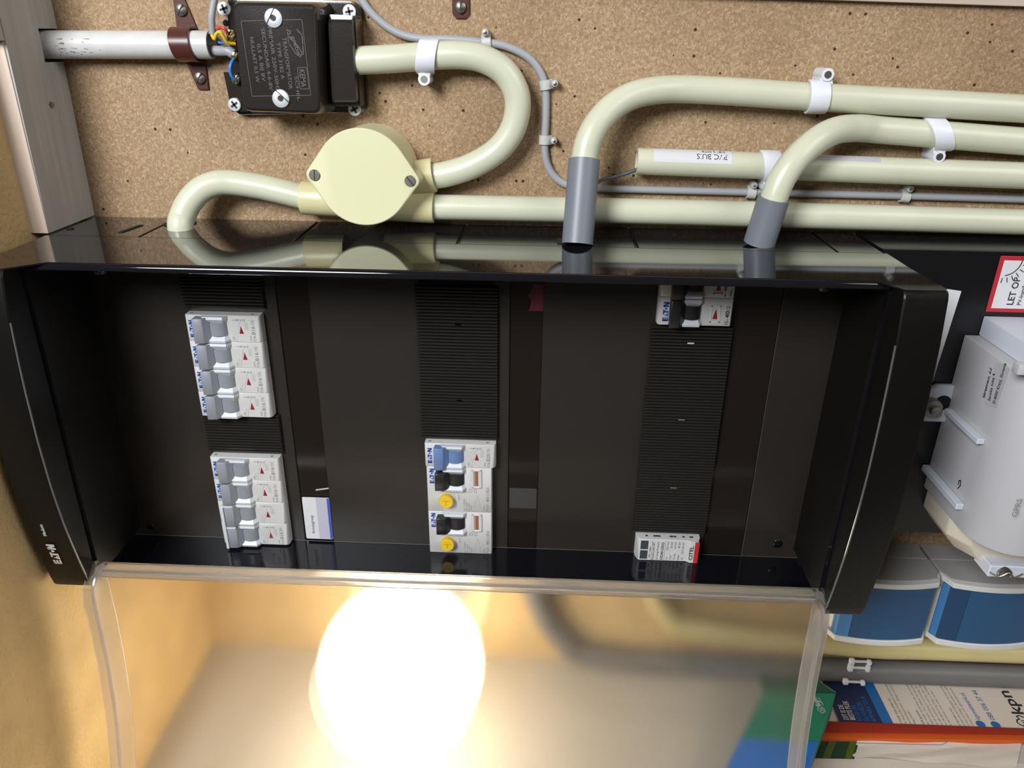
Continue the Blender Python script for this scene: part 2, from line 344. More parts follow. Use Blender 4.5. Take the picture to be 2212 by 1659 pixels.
# ------------------------------------------------------------------ conduits
R16 = .008
def pipe(name, label, cat, pts, r, m, seg=20, n=8, group=None):
    path = smoothpath(pts, n); return tag(MB().tube(path, r, seg).build(name, m, org=path[0], smooth=60), label, cat, group)
PW = .0125
pipe('conduit', 'cream conduit bent in a wide U from the transformer to the junction box', 'pipe',
     [at(772, 131, .0155), at(850, 127, .0145), at(930, 121, PW), at(995, 119, PW), at(1045, 128, PW), at(1090, 156, PW), at(1115, 200, PW), at(1117, 245, PW), at(1102, 290, PW), at(1070, 328, PW), at(1020, 358, PW), at(965, 376, PW), at(931, 381, PW)], R16, 'cream', 24)
pipe('conduit', 'short S-shaped cream conduit from the junction box into the cabinet', 'pipe',
     [av(390, 489, -.113)-Vector((0, .012, 0)), av(390, 489, -.113), at(394, 468, .0275), at(408, 438, .0245), at(434, 410, .021), at(468, 396, .0175), at(505, 395, .0150), at(555, 402, .0135), at(605, 413, PW), at(662, 427, PW)], R16, 'cream', 24)
pipe('conduit', 'straight cream conduit just above the cabinet, running right from the junction box', 'pipe', [at(930, 447, PW), at(1500, 459, PW), at(2280, 482, PW)], R16, 'cream', 24, 3)
s1b, s1t = av(1247, 529, VT), at(1262, 345, .036)
s2b, s2t = Vector((.1318, VT, .0400)), at(1672, 427, .043)
pipe('conduit', 'uppermost cream conduit, bending down into the left grey sleeve', 'pipe',
     [s1t+(s1b-s1t)*.25, s1t, at(1271, 305, .0335), at(1291, 266, .030), at(1325, 230, .025), at(1368, 206, .020), at(1420, 195, .016), at(1480, 193, PW), at(1600, 199, PW), at(1765, 210, PW), at(2000, 223, PW), at(2280, 239, PW)], R16, 'cream', 24)
pipe('conduit', 'cream conduit bending over the cut pipe into the right grey sleeve', 'pipe',
     [s2t+(s2b-s2t)*.25, s2t, at(1690, 385, .042), at(1720, 343, .0395), at(1760, 306, .034), at(1803, 283, .026), at(1850, 277, .018), at(1905, 281, PW), at(2030, 291, PW), at(2280, 311, PW)], R16, 'cream', 24)
# cut pipe with its printed label
c0, c1 = at(1375, 348, PW), at(2280, 382, PW)
t = thing('conduit', 'cut-off cream conduit with a paper label at its open end', 'pipe', c0)
dx = (c1-c0).normalized(); rings = []
def ringat(o, r, seg=28):
    y = Vector((0, 0, 1)); x = dx.cross(y).normalized(); return [o+(x*math.cos(k*2*math.pi/seg)+y*math.sin(k*2*math.pi/seg))*r for k in range(seg)]
MB().loft([ringat(c0+dx*.03, R16-.0014), ringat(c0, R16-.0014), ringat(c0, R16), ringat(c1, R16)], False).build('tube', 'cream', t, smooth=60)
MB().loft([ringat(c0+dx*.0295, R16-.0013), ringat(c0+dx*.03, R16-.0013)]).build('bore', 'void', t)
def wrap(mb, a0, a1, l0, l1, off, seg=10):
    y = Vector((0, 0, 1)); x = dx.cross(y).normalized(); rs = []
    for l in (l0, l1):
        rs.append([c0+dx*l+(x*math.cos(a)+y*math.sin(a))*(R16+off) for a in [a0+(a1-a0)*k/seg for k in range(seg+1)]])
    mb.loft(rs, False, False)
lp0 = (at(1412, 345, .02)-c0).dot(dx); lp1 = (at(1582, 345, .02)-c0).dot(dx)
# around the pipe: angle pi/2 faces outwards, pi is photo up
b = MB(); wrap(b, math.radians(98), math.radians(176), lp0, lp1, .0001); ls = b.build('paper_label', 'paper', t)
b = MB(); fr = Fr((0, 0, 0), k=1)
def wraptext(mb, body, l, ang, size, fit=None):          # written upside down: runs towards photo left
    vs, fs = textgeo(body, size*1000); x0 = min(v[0] for v in vs); x1 = max(v[0] for v in vs); sx = (fit*1000/(x1-x0)) if fit else 1
    y = Vector((0, 0, 1)); x = dx.cross(y).normalized(); out = []
    for v in vs:
        a = math.radians(ang)-v[1]*.001/R16; out.append(c0+dx*(l-(v[0]-x0)*.001*sx)+(x*math.cos(a)+y*math.sin(a))*(R16+.0002))
    mb.add(out, fs)
wraptext(b, 'PVC BUIS', lp1-.003, 142, .0052, .0185); wraptext(b, '5/8" 2 MTR', lp1-.004, 166, .003, .0145); b.build('lettering', 'ink', t)
b = MB(); wrap(b, math.radians(135), math.radians(160), (at(1760, 350, .02)-c0).dot(dx), (at(1905, 355, .02)-c0).dot(dx), .0001); b.build('label_remnant', 'lilac', t, label='torn greyish label remnant')
# grey sleeves
def sleeve(label, a, bb, extra):
    d = (bb-a).normalized(); L = (bb-a).length
    b = MB(); y = _n(d.cross(Vector((1, 0, 0)))); x = y.cross(d); rs = []
    for l, r in ((0, .0081), (0, .0094), (L+extra, .0094), (L+extra, .0081)):
        rs.append([a+d*l+(x*math.cos(k*2*math.pi/28)+y*math.sin(k*2*math.pi/28))*r for k in range(28)])
    b.loft(rs, False); tag(b.build('conduit_sleeve', 'greypvc', org=a, smooth=50), label, 'pipe sleeve')
sleeve('straight grey plastic sleeve entering the cabinet top near its middle', s1t, s1b, -.0005)
sleeve('slanting grey plastic sleeve entering the cabinet top further right', s2t, s2b, -.0005)
pipe('wire', 'short dark wire from behind the left grey sleeve into the cut pipe', 'wire', [at(1282, 412, .024), at(1288, 397, .022), at(1305, 387, .017), at(1335, 380, .0125), at(1360, 372, .0125), at(1385, 363, .0125)], .0011, 'darkwire', 10)
# white pipe through the batten
pw0 = at(60, 96.5, .0092); pw1 = at(457, 97, .0092)
t = thing('conduit', 'dirty white pipe between the batten notch and the transformer', 'pipe', pw0)
dxp = (pw1-pw0).normalized()
def ring2(o, r, seg=28): return [o+(Vector((0, 1, 0))*math.cos(k*2*math.pi/seg)+Vector((0, 0, 1))*math.sin(k*2*math.pi/seg))*r for k in range(seg)]
MB().loft([ring2(pw0, R16), ring2(pw1, R16), ring2(pw1, .0068), ring2(pw1-dxp*.02, .0068)], False).build('tube', 'white_pipe', t, smooth=60)
b = MB()
for k in range(26):
    l = at(130+abs(random.gauss(0, 38)), 97, .01).x-pw0.x; a = random.uniform(-.5, .75); ln = random.uniform(.001, .004)
    q = []
    for dl, da in ((0, 0), (ln, random.uniform(-.06, .12)), (ln*.9, .05), (-.0002, .04)):
        aa = math.pi/2+a*1.0+da; q.append(pw0+dxp*(l+dl)+(Vector((0, 1, 0))*math.cos(aa)+Vector((0, 0, 1))*math.sin(aa))*(R16+.00004))
    b.add(q, [(0, 1, 2, 3)])
b.build('dirt_smears', mat('dirt', (.22, .17, .12), .8), t, kind='stuff')
MB().loft([ring2(pw1-dxp*.012, .0067), ring2(pw1-dxp*.0115, .0067)]).build('bore', 'void', t)
# ------------------------------------------------------------------ saddles
def brown_clamp(label, x, y0, y1, full=True):
    c = at(x, (y0+y1)/2, .0092); t = thing('pipe_clamp', label, 'clamp', (c.x, c.y, 0)); b = MB(); hw = .0062; r = .0086; th = .0012
    prof = []
    for k in range(17):
        a = math.pi*k/16; prof.append((c.y+math.cos(a)*r, c.z+math.sin(a)*r))
    def outer(p, o): return p
    ins = [(c.y+r+.0175, .0003), (c.y+r, .0003)]+prof+[(c.y-r, .0003), (c.y-r-.0175, .0003)]
    r2 = r+th; outp = [(c.y+r+.0175, .0003+th), (c.y+r2, .0003+th)]+[(c.y+math.cos(math.pi*k/16)*r2, c.z+math.sin(math.pi*k/16)*r2) for k in range(17)]+[(c.y-r2, .0003+th), (c.y-r-.0175, .0003+th)]
    sk = .0028
    rs = []
    for i in range(len(ins)):
        u0 = c.x-sk*(ins[i][0]-c.y)/.02
        e = hw*(.55 if i in (0, len(ins)-1) else 1)
        rs.append([(u0-e, *ins[i]), (u0+e, *ins[i]), (u0+e, *outp[i]), (u0-e, *outp[i])])
    if not full: rs = rs[-3:]; 
    b.loft(rs); b.build('strap', 'brown', t, bevel=.0003, seg=1)
    for s in ((1, -1) if full else (-1,)):
        screw(t, (c.x-sk*s*.019/.02, c.y+s*(r+.0105), .0018), .0036, 'dullsteel', 'slot', .9, .002, dome=1)
    return t
brown_clamp('brown metal saddle clamp over the white pipe', 401, 65, 128)
t = thing('pipe_clamp', 'brown clamp end with one screw at the top edge', 'clamp', at(996, 10, 0))
p = at(996, 14, .0003); b = MB().prism([(p.x-.0052, p.y+.03), (p.x-.0052, p.y-.004), (p.x-.003, p.y-.0066), (p.x+.003, p.y-.0066), (p.x+.0052, p.y-.004), (p.x+.0052, p.y+.03)], .0003, .0016)
b.build('strap', 'brown', t, bevel=.0003, seg=1); screw(t, (p.x, p.y-.0005, .0018), .0034, 'dullsteel', 'slot', 1.5, .002, dome=1)
def saddle(label, xy, side, tilt=0, w=PW, rad=R16, width=.0115, slope=0.0):
    c = at(*xy, w); t = thing('pipe_clip', label, 'pipe clip', (c.x, c.y, 0.0), 'white nylon pipe clips'); b = MB()
    ri, ro = rad+.0002, rad+.0017; rs = []
    a0, a1 = (-60, 200) if side > 0 else (-20, 240)
    for k in range(21):
        a = math.radians(a0+(a1-a0)*k/20); wv = width/2*(1-.28*max(0, (k-12)/8.0)**1.5 if side < 0 else 1-.28*max(0, (8-k)/8.0)**1.5)
        y, z = math.cos(a), math.sin(a); u0 = c.x+slope*y*rad+tilt*y*.003
        rs.append([(u0-wv, c.y+y*ri, c.z+z*ri), (u0+wv, c.y+y*ri, c.z+z*ri), (u0+wv, c.y+y*ro, c.z+z*ro), (u0-wv, c.y+y*ro, c.z+z*ro)])
    b.loft(rs); b.build('band', 'clip', t, bevel=.0004, seg=2)
    # nail boss beside the pipe
    q = Vector((c.x+tilt*side*.004, c.y+side*(rad+.0045), 0))
    b = MB().cyl((q.x, q.y, .0003), (0, 0, 1), .0036, w+.0045, 18)
    b.hexa([(q.x-.003, q.y, .0005), (q.x+.003, q.y, .0005), (q.x+.0042, c.y+side*rad*.9, .0005), (q.x-.0042, c.y+side*rad*.9, .0005)],
           [(q.x-.003, q.y, w+.003), (q.x+.003, q.y, w+.003), (q.x+.0042, c.y+side*rad*.9, w+.0035), (q.x-.0042, c.y+side*rad*.9, w+.0035)])
    b.build('boss', 'clip', t)
    MB().cyl((q.x, q.y, w+.0045), (0, 0, 1), .0021, .0006, 14).build('nail', 'dullsteel', t)
    return t
saddle('white pipe clip with its nail below, on the U-shaped conduit', (924, 122), -1, .5)
saddle('white pipe clip with its nail on top, on the uppermost conduit', (1763, 209), 1, .8, slope=-.35)
saddle('white pipe clip on the cut conduit, half behind the bent conduit', (1664, 359), -1, 0, slope=-.2)
saddle('rightmost white pipe clip, its nail below the conduit', (2025, 290), -1, -.5, slope=-.35)
# ------------------------------------------------------------------ bell cable and cable clips
CR = .0024
pipe('cable', 'thin grey cable snaking from the transformer past the sleeves to the right edge', 'cable',
     [at(765, -40, CR+.0003), at(782, 0, CR+.0003), at(806, 32, CR+.0003), at(840, 60, CR+.0003), at(875, 77, CR+.0003), at(915, 84, CR+.0003), at(970, 85, CR+.0003), at(1050, 92, CR+.0003), at(1095, 101, CR+.0003), at(1138, 122, CR+.0003), at(1165, 152, CR+.0003), at(1178, 190, CR+.0003), at(1179, 250, CR+.0003), at(1177, 305, CR+.0003), at(1180, 345, CR+.0003), at(1193, 375, CR+.0003), at(1215, 395, CR+.0003), at(1245, 403, CR+.0003), at(1300, 407, CR+.0003), at(1450, 411, CR+.0003), at(1650, 416, CR+.0003), at(1950, 423, CR+.0003), at(2280, 433, CR+.0003)], CR, 'greycable', 14)
def cable_clip(label, xy, ang, m='clipgrey'):
    c = at(*xy, .0); t = thing('cable_clip', label, 'cable clip', c, 'small grey cable clips'); ca, sa = math.cos(ang), math.sin(ang)
    f = Fr(c, (ca, sa, 0), (-sa, ca, 0), 1.0)             # local x along cable, y towards nail
    prof = [(CR+.0024, .0003), (CR+.0024, CR+.0006)]+[((CR+.0014)*math.cos(math.pi*k/10), CR+.0003+(CR+.0012)*math.sin(math.pi*k/10)) for k in range(1, 11)]+[(-CR-.0014, .0003)]
    inn = [((CR+.0002), .0003)]+[((CR+.0002)*math.cos(math.pi*k/10), CR+.0003+(CR+.0001)*math.sin(math.pi*k/10)) for k in range(0, 11)]+[(-CR-.0002, .0003)]
    b = MB(); rs = []
    for i in range(len(prof)):
        k = min(i, len(inn)-1); rs.append([f(-.0028, *inn[k]), f(.0028, *inn[k]), f(.0028, *prof[i]), f(-.0028, *prof[i])])
    b.loft(rs); b.build('hook', m, t, bevel=.0002, seg=1)
    MB().lathe(Fr(f(0, CR+.0033, 0), k=1), [(.0021, .0003), (.0021, .0075), (.0017, .0082), (.0001, .0082)], 16).build('boss', m, t)
    MB().lathe(Fr(f(0, CR+.0033, .0082), k=1), [(.0012, 0), (.0012, .0005), (.0002, .0008)], 12).build('nail', 'steel', t)
cable_clip('grey cable clip above the end of the U-bend', (1052, 92), math.pi+math.pi+.1)
cable_clip('grey cable clip on the vertical cable run, nearer the top', (1179, 183), -math.pi/2+.2)
cable_clip('grey cable clip on the vertical cable run, the lower one', (1177, 301), -math.pi/2)
cable_clip('grey cable clip beside the slanting grey sleeve', (1620, 415), -.05)
cable_clip('grey cable clip furthest right on the thin cable', (1950, 423), -.1)
# ------------------------------------------------------------------ junction box
jc = at(785, 381, .040); jb = Vector((jc.x, jc.y, 0))
t = thing('junction_box', 'round cream junction box with a two-screw lid', 'junction box', jb)
R = .0288
e1 = at(677, 378, .040); e2 = at(889, 391, .040); ea = math.atan2((e2-e1).y, (e2-e1).x); el = (e2-e1).length/2
ctr = (e1+e2)/2
def tear(r, ear, er, n=64):                               # circle with two pointed, rounded ears
    pts = []
    ps = [(r*math.cos(2*math.pi*k/n), r*math.sin(2*math.pi*k/n)) for k in range(n)]+[(s*ear+er*math.cos(2*math.pi*k/16), er*math.sin(2*math.pi*k/16)) for s in (1, -1) for k in range(16)]
    ps = sorted(set((round(x, 7), round(y, 7)) for x, y in ps))
    def half(q):
        o = []
        for p in q:
            while len(o) > 1 and (o[-1][0]-o[-2][0])*(p[1]-o[-2][1])-(o[-1][1]-o[-2][1])*(p[0]-o[-2][0]) <= 0: o.pop()
            o.append(p)
        return o
    hl = half(ps); hu = half(ps[::-1]); return hl[:-1]+hu[:-1]
fj = Fr(ctr-Vector((0, 0, .040)), (math.cos(ea), math.sin(ea), 0), (-math.sin(ea), math.cos(ea), 0), 1.0)
b = MB().loft([[fj(x, y, z) for x, y in tear(R-d, el-d*.6, .0045-d)] for z, d in ((.0372, 0), (.0394, 0), (.0400, .0006))]); b.build('lid', 'creamlid', t)
b = MB().loft([[fj(x, y, z) for x, y in [(rr*math.cos(k*2*math.pi/48), rr*math.sin(k*2*math.pi/48)) for k in range(48)]] for z, rr in ((.0005, R-.001), (.0368, R-.001))])
for s in (1, -1): b.loft([[fj(s*(el)+.0048*math.cos(k*2*math.pi/20), .0048*math.sin(k*2*math.pi/20), z) for k in range(20)] for z in (.016, .0368)])
b.build('housing', 'creamlid', t)
for s, an in ((1, -.9), (-1, 1.5)): screw(t, fj(s*(el-.0008), 0, .0402), .0034, 'dullsteel', 'slot', an, .0007, dome=.1)
for (xa, ya), (xb, yb) in (((938, 378), (850, 392)), ((938, 446), (830, 440)), ((653, 427), (740, 432))):
    a, c = at(xa, ya, PW+.0008), at(xb, yb, PW+.0008); dd_ = (c-a).normalized(); y = Vector((0, 0, 1)); x = dd_.cross(y)
    rs = [[a+dd_*l+(x*math.cos(k*2*math.pi/28)+y*math.sin(k*2*math.pi/28))*r for k in range(28)] for l, r in ((.006, .0083), (0, .0083), (0, .0104), (.0015, .0107), ((c-a).length, .0107))]
    MB().loft(rs, False).build('spigot', 'creamspig', t, smooth=50)
# ------------------------------------------------------------------ transformer
to = at(640, 125, 0); t = thing('bell_transformer', 'black bell transformer with embossed lettering and bare terminals', 'transformer', to)
def rrect(pts, r, n=5):
    out = []; P = [Vector((p[0], p[1])) for p in pts]
    for i in range(len(P)):
        a, p, c = P[i-1], P[i], P[(i+1) % len(P)]; d1 = (a-p).normalized(); d2 = (c-p).normalized()
        for k in range(n+1):
            s = k/n; q0 = p+d1*r; q1 = p+d2*r; out.append(((1-s)**2)*q0+2*s*(1-s)*p+s*s*q1)
    return out
bp = [at(x, y, .006) for x, y in ((488, -8), (777, 3), (796, 243), (487, 253))]
bp[3] = at(507, 249, .006)
bq = rrect(bp, .006)
b = MB().loft([[(q.x, q.y, z) for q in bq] for z in (.0004, .006)]); b.build('base_plate', 'bake', t, bevel=.0006)
q = [at(*p, .0062) for p in ((487, 155), (530, 157), (540, 240), (505, 240))]
MB().loft([[(p.x, p.y, z) for p in q] for z in (.0062, .0095)]).build('corner_plate', 'bake', t)
cp = [at(x, y, .035) for x, y in ((500, 2), (686, 6), (695, 248), (525, 241))]
cx_ = sum(p.x for p in cp)/4; cy_ = sum(p.y for p in cp)/4
def ins(pts, d): return [Vector((p.x+(cx_-p.x)*d, p.y+(cy_-p.y)*d)) for p in pts]
cc = [Vector((p.x, p.y)) for p in cp]
rings = []
for z, d in ((.0064, -.04), (.026, -.02), (.0325, 0), (.0348, .025), (.0356, .07)):
    rings.append([(q.x, q.y, z) for q in rrect(ins(cc, d), .0045)])
cov = MB().loft(rings).build('cover', 'bake', t, smooth=25)
tp = [at(x, y, .025) for x, y in ((707, 42), (760, 44), (771, 221), (716, 221))]
x0 = sum(p.x for p in tp)/4; y0 = sum(p.y for p in tp)/4
rings = []
for z, d in ((.0064, -.16), (.020, -.12), (.0205, -.02), (.0240, 0), (.0252, .06)):
    rings.append([(q.x, q.y, z) for q in rrect([Vector((p.x+(x0-p.x)*d, p.y+(y0-p.y)*d)) for p in tp], .0016, 3)])
MB().loft(rings).build('terminal_cover', 'bake', t, smooth=25)
for x, y, a in ((484, 19, .3), (755, 25, .2), (507, 226, .6), (766, 236, .5)): screw(t, at(x, y, .0102 if x == 507 else .0066), .0040, 'zinc', 'cross', a, .0012, dome=.2)
for x, y, a in ((591, 39, 1.0), (607, 213, -.75)):
    o = at(x, y, .0358); s = MB().lathe(Fr(o, k=1), [(.0050, -.001), (.0050, .0007), (.0044, .0010), (.0018, .0010), (.0015, .0002), (.0001, .0001)], 28).build('round_nut', 'zinc', t)
    MB().cyl(o+Vector((0, 0, .0002)), (0, 0, 1), .0014, .0004, 14).build('bore', 'dark', s, org=to)
    f2 = Fr(o, (math.cos(a), math.sin(a), 0), (-math.sin(a), math.cos(a), 0), 1); MB().box((-.0048, .0015, .0009), (.0048, .0021, .00112), f2).build('slot', 'dark', s, org=to)
for x, y in ((487, 97),): pass
for x, y, w, r in ((497, 72, .012, .0022), (499, 80, .013, .0024), (507, 120, .012, .0022), (510, 172, .012, .0026), (503, 88, .011, .002)):
    screw(t, at(x, y, w), r, 'brass', 'slot', .9, .0022, name='terminal_screw', dome=.4)
for x, y in ((488, 50), (504, 196)): MB().cyl(at(x, y, .0061), (0, 0, 1), .0019, .0004, 14).build('mounting_hole', 'void', t)
def wire(nm, pts, r, m): MB().tube(smoothpath(pts, 6), r, 10).build(nm, m, t, smooth=60)
wire('red_wire', [at(468, 67, .016), at(474, 60, .017), at(485, 62, .018), at(492, 73, .016)], .0009, 'red')
wire('yellow_wire', [at(457, 74, .018), at(463, 84, .018), at(467, 74, .019), at(475, 69, .020), at(483, 80, .019), at(492, 92, .017), at(508, 95, .014)], .0010, 'yellow')
wire('blue_wire', [at(510, 172, .014), at(501, 165, .016), at(497, 150, .017), at(500, 136, .016), at(507, 124, .012)], .0010, 'blue')
wire('blue_wire', [at(468, 82, .015), at(474, 92, .016), at(484, 93, .015)], .0007, 'blue')
wire('grey_cable', [at(468, -20, .017), at(461, 10, .0175), at(457, 40, .018), at(459, 73, .017)], .0020, 'greycable')
wire('grey_cable', [at(452, 108, .009), at(475, 110, .010), at(492, 110, .011), at(505, 117, .011)], .0030, 'greycable')
# embossed lettering: reads with its top to photo right
fo = at(590, 127, .0357); ft = Fr(fo, (0.03, -1, 0), (1, .03, 0), .001)
b = MB()
rows = [('SCHEL', 9.5, 11.2, 13.5, 2.0), ('TRANSFORMATOR', -11.0, 7.0, 27.5, 2.6), ('TYPE 3182 A', -8.5, 3.2, 19.5, 2.4), ('PRIMAIR 220V-50HZ', -16.8, -.6, 35, 2.4), ('SECUNDAIR 4-6-8V', -16, -4.6, 33, 2.4), ('0,5 A BIJ 8V', -8, -8.2, 20, 2.3), ('NULLAST 0,5 W', -11.5, -11.8, 24, 2.3)]
for s, a, c, fit, sz in rows: text(b, s, Fr(ft(a, c, 0), ft.x, ft.y, .001), sz*1.25, .02, fit, .02)
fq = Fr(ft(0, 0, 0), ft.x, ft.y, .001)
b.stroke([(-20, 19.5), (20, 19.5)], .3, fq, 0, .15).stroke([(-20, -15.5), (20, -15.5)], .3, fq, 0, .15).stroke([(-20, -15.5), (-20, 19.5)], .3, fq, 0, .15).stroke([(20, -15.5), (20, 19.5)], .3, fq, 0, .15)
b.stroke([(5, 13.5), (16.5, 13.5), (16.5, 19), (5, 19), (5, 13.5)], .35, fq, 0, .18); text(b, 'KEMA', Fr(ft(6, 14.4, 0), ft.x, ft.y, .001), 4.6, .05, 9.5, .02)
b.stroke([(-15, 10), (-14, 12.5), (-12, 10.5), (-9, 13), (-5, 16.5), (-1.5, 17.5), (-2, 15)], .5, fq, 0, .2)
b.stroke([(-15, 16), (-12, 18.6), (-7, 18.4), (-2, 18)], .5, fq, 0, .2); b.stroke([(-14, 10.5), (-8, 10.2), (-2, 14), (-.5, 16.5)], .4, fq, 0, .2); text(b, 'gratie', Fr(ft(-11.5, 12, 0), _n(ft.x+ft.y*.25), _n(ft.y-ft.x*.25), .001), 3.6, .03, 10, .02)
b.build('lettering', 'bakemark', t, smooth=20)
# ------------------------------------------------------------------ the fuse cabinet
eo = Vector((-.05, -.23, .0004)); cab = thing('fuse_cabinet', 'black open fuse cabinet with three rows of breakers', 'fuse cabinet', eo)
VB = -.3450; WF = .1165
UL, UR = -.3046, .2030
# base frame under the front shell
b = MB()
b.box((UL+.002, VT-.0045, .0004), (UR-.001, VT-.0012, .0560)); b.box((UL+.002, VB, .0004), (UR-.001, VB+.003, .0560))
b.box((UL+.002, VB, .0004), (UL+.0045, VT-.0012, .056)); b.box((UR-.0035, VB, .0004), (UR-.001, VT-.0012, .056)); b.box((UL+.002, VB, .0004), (UR-.001, VT-.0012, .002))
b.build('base_frame', 'gloss', cab)
xs = [UL+.002]+[av(x, 500, VT).x for x in (322, 660, 1000, 1362, 1752)]+[UR-.001]
for i in range(6):
    g0 = xs[i]+(.0009 if i else 0); g1 = xs[i+1]-.0009
    bb = MB().box((g0, VT-.0012, .0012), (g1, VT-.0002, .0552)); bb.build('knockout_plate', 'gloss', cab, bevel=.0003, seg=1)
# open hole at the S-shaped conduit, and clips/slots on the knock-outs
p = av(389, 483, VT); MB().lathe(Fr((p.x, VT-.0002, p.z), (0, 0, 1), (1, 0, 0), 1), [(.0102, 0), (.0102, .0004), (.0090, .0005), (.001, .0005)], 28).build('entry_hole', 'void', cab)
for x0, x1, y0, y1 in ((254, 300, 502, 486), (1204, 1216, 527, 515)):
    p, q_ = av(x0, y0, VT), av(x1, y1, VT)
    if x0 < 1000:
        MB().hexa([(p.x, VT-.0003, p.z), (p.x+.003, VT-.0003, p.z), (q_.x+.003, VT-.0003, q_.z), (q_.x, VT-.0003, q_.z)], [(p.x, VT+.0002, p.z), (p.x+.003, VT+.0002, p.z), (q_.x+.003, VT+.0002, q_.z), (q_.x, VT+.0002, q_.z)]).build('slot', 'void', cab)
    else: MB().box((p.x, VT-.0003, q_.z), (p.x+.005, VT+.0002, p.z)).build('slot', 'void', cab)
p = av(152, 494, VT); MB().lathe(Fr((p.x, VT-.0003, p.z), (0, 0, 1), (1, 0, 0), 1), [(.0022, 0), (.0022, .0006), (.0001, .0006)], 16).build('screw_hole', 'void', cab)
# front shell: top and bottom skirts with a rounded front lip
ULc = at(12, 600, .131).x
b = MB()
def skirt(v0, th, sgn):
    pr = [(v0, .0568), (v0, WF-.0022), (v0-sgn*.0006, WF-.0008), (v0-sgn*.0018, WF), (v0-sgn*(th-.0008), WF), (v0-sgn*th, WF-.001), (v0-sgn*th, .0568)]
    b.loft([[(u, *p) for p in pr] for u in (UL+.0006, -.26, -.1, .1, UR-.001)])
skirt(VT, .0045, 1)
b.box((UL+.0006, VB, .0568), (UR-.001, VB+.003, .0810))
front_shell = b
# end caps: curved front faces
prof = [(-.1150, .1296), (-.1160, .1308), (-.119, .1318), (-.1425, .1349), (-.166, .1366), (-.183, .1374), (-.213, .1380), (-.243, .1371), (-.254, .1362), (-.2718, .1345), (-.2895, .1318), (-.304, .1293), (-.318, .1264), (-.3245, .1248), (-.3262, .1235)]
import bisect
def pw(v):
    for (v0, w0), (v1, w1) in zip(prof, prof[1:]):
        if v0 >= v >= v1: return w0+(w1-w0)*(v-v0)/(v1-v0)
    return prof[-1][1]
capL_out = [(8, 620), (0, 980), (22, 1050), (46, 1114), (75, 1181), (107, 1250)]; capL_in = [(10, 621), (33, 751), (54, 857.6), (78, 950), (109, 1050), (127, 1104), (149, 1162), (177.5, 1230)]
def solve_u(px, py):
    w = .13
    for _ in range(12):
        p = at(px, py, w); w = pw(p.y)
    return p.x, p.y
def curve_fit(pts):
    q = sorted(solve_u(*p) for p in pts); n = len(q); mv = sum(a[1] for a in q)/n; mu = sum(a[0] for a in q)/n
    k = sum((a[1]-mv)*(a[0]-mu) for a in q)/sum((a[1]-mv)**2 for a in q); return lambda v: mu+k*(v-mv)
Lo, Li = curve_fit(capL_out[1:]), curve_fit(capL_in[1:])
Ro = curve_fit([(2034, 750), (2014.5, 842), (1999.5, 907), (1944, 1112), (1900.4, 1244.7), (1870, 1318.4)]); Ri = curve_fit([(1935, 750), (1915, 849), (1892, 957.7), (1872.5, 1039), (1849.7, 1127), (1831, 1187), (1806, 1259)])
def cap(fo_, fi_, sgn, uwall, name_label):
    b = MB(); rs = []
    for v, w in prof:
        o, i = fo_(v), fi_(v); rd = .0016
        rs.append([(uwall, v, .057), (uwall+(o-uwall)*.6, v, w-.03), (o, v, w-rd*1.2), (o-sgn*rd*.35, v, w-rd*.35), (o-sgn*rd*1.2, v, w), (i+sgn*.0008, v, w), (i, v, w-.0007), (i, v, .07), (i+sgn*.0005, v, .057)])
    b.loft(rs); return b.build('end_cap', 'cap', cab, smooth=30, label=name_label)
capl = cap(Lo, Li, -1, UL, 'left end cap with a silver maker mark'); capr = cap(Ro, Ri, 1, UR, None)
lt, rt = -.1150, -.1150
top = [(UL+.0006, .0568), (UL+.0006, .0900), (Lo(lt), .1262), (Lo(lt)+.0010, .1284), (Lo(lt)+.0028, .1294), (Li(lt)-.0006, .1294), (Li(lt)+.0150, .1150), (-.2, .1145), (.1, .1145), (Ri(lt)-.0085, .1150), (Ri(lt)+.0006, .1294), (Ro(lt)-.0028, .1294), (Ro(lt)-.0010, .1284), (Ro(lt), .1262), (UR-.0006, .0900), (UR-.0006, .0568)]
front_shell.loft([[(u, VT-.0008, w) for u, w in top], [(u, VT+.0001, w) for u, w in top]])
front_shell.build('front_shell', 'gloss', cab, smooth=40)
# inner side walls of the tray, panel
PWn = .048
b = MB()
pl, pr_ = -.3003, .1912
b.hexa([(Li(-.13)+.001, VT-.0046, .1165), (pl, VT-.0046, PWn), (pl, VB+.0045, PWn), (Li(-.32)+.001, VB+.02, .1165)], [(Li(-.13)-.001, VT-.0046, .1165), (pl-.002, VT-.0046, PWn), (pl-.002, VB+.0045, PWn), (Li(-.32)-.001, VB+.02, .1165)])
b.hexa([(Ri(-.13)-.001, VT-.0046, .1165), (pr_, VT-.0046, PWn), (pr_, VB+.0045, PWn), (Ri(-.32)-.001, VB+.02, .1165)], [(Ri(-.13)+.001, VT-.0046, .1165), (pr_+.002, VT-.0046, PWn), (pr_+.002, VB+.0045, PWn), (Ri(-.32)+.001, VB+.02, .1165)])
b.hexa([(pl, VB+.0045, PWn), (pr_, VB+.0045, PWn), (pr_, VB+.0045, .081), (pl, VB+.0045, .081)], [(pl, VB+.0035, PWn), (pr_, VB+.0035, PWn), (pr_, VB+.0035, .081), (pl, VB+.0035, .081)])
b.build('tray_walls', 'black', cab)
for x, y, r in ((325, 1137, .0028), (1680, 1175, .0035)):
    p = at(x, y, PWn); MB().lathe(Fr((p.x, p.y, PWn), k=1), [(r, 0), (r*.8, .0006), (r*.05, .0009)], 18).build('blind_plug', 'black', cab)
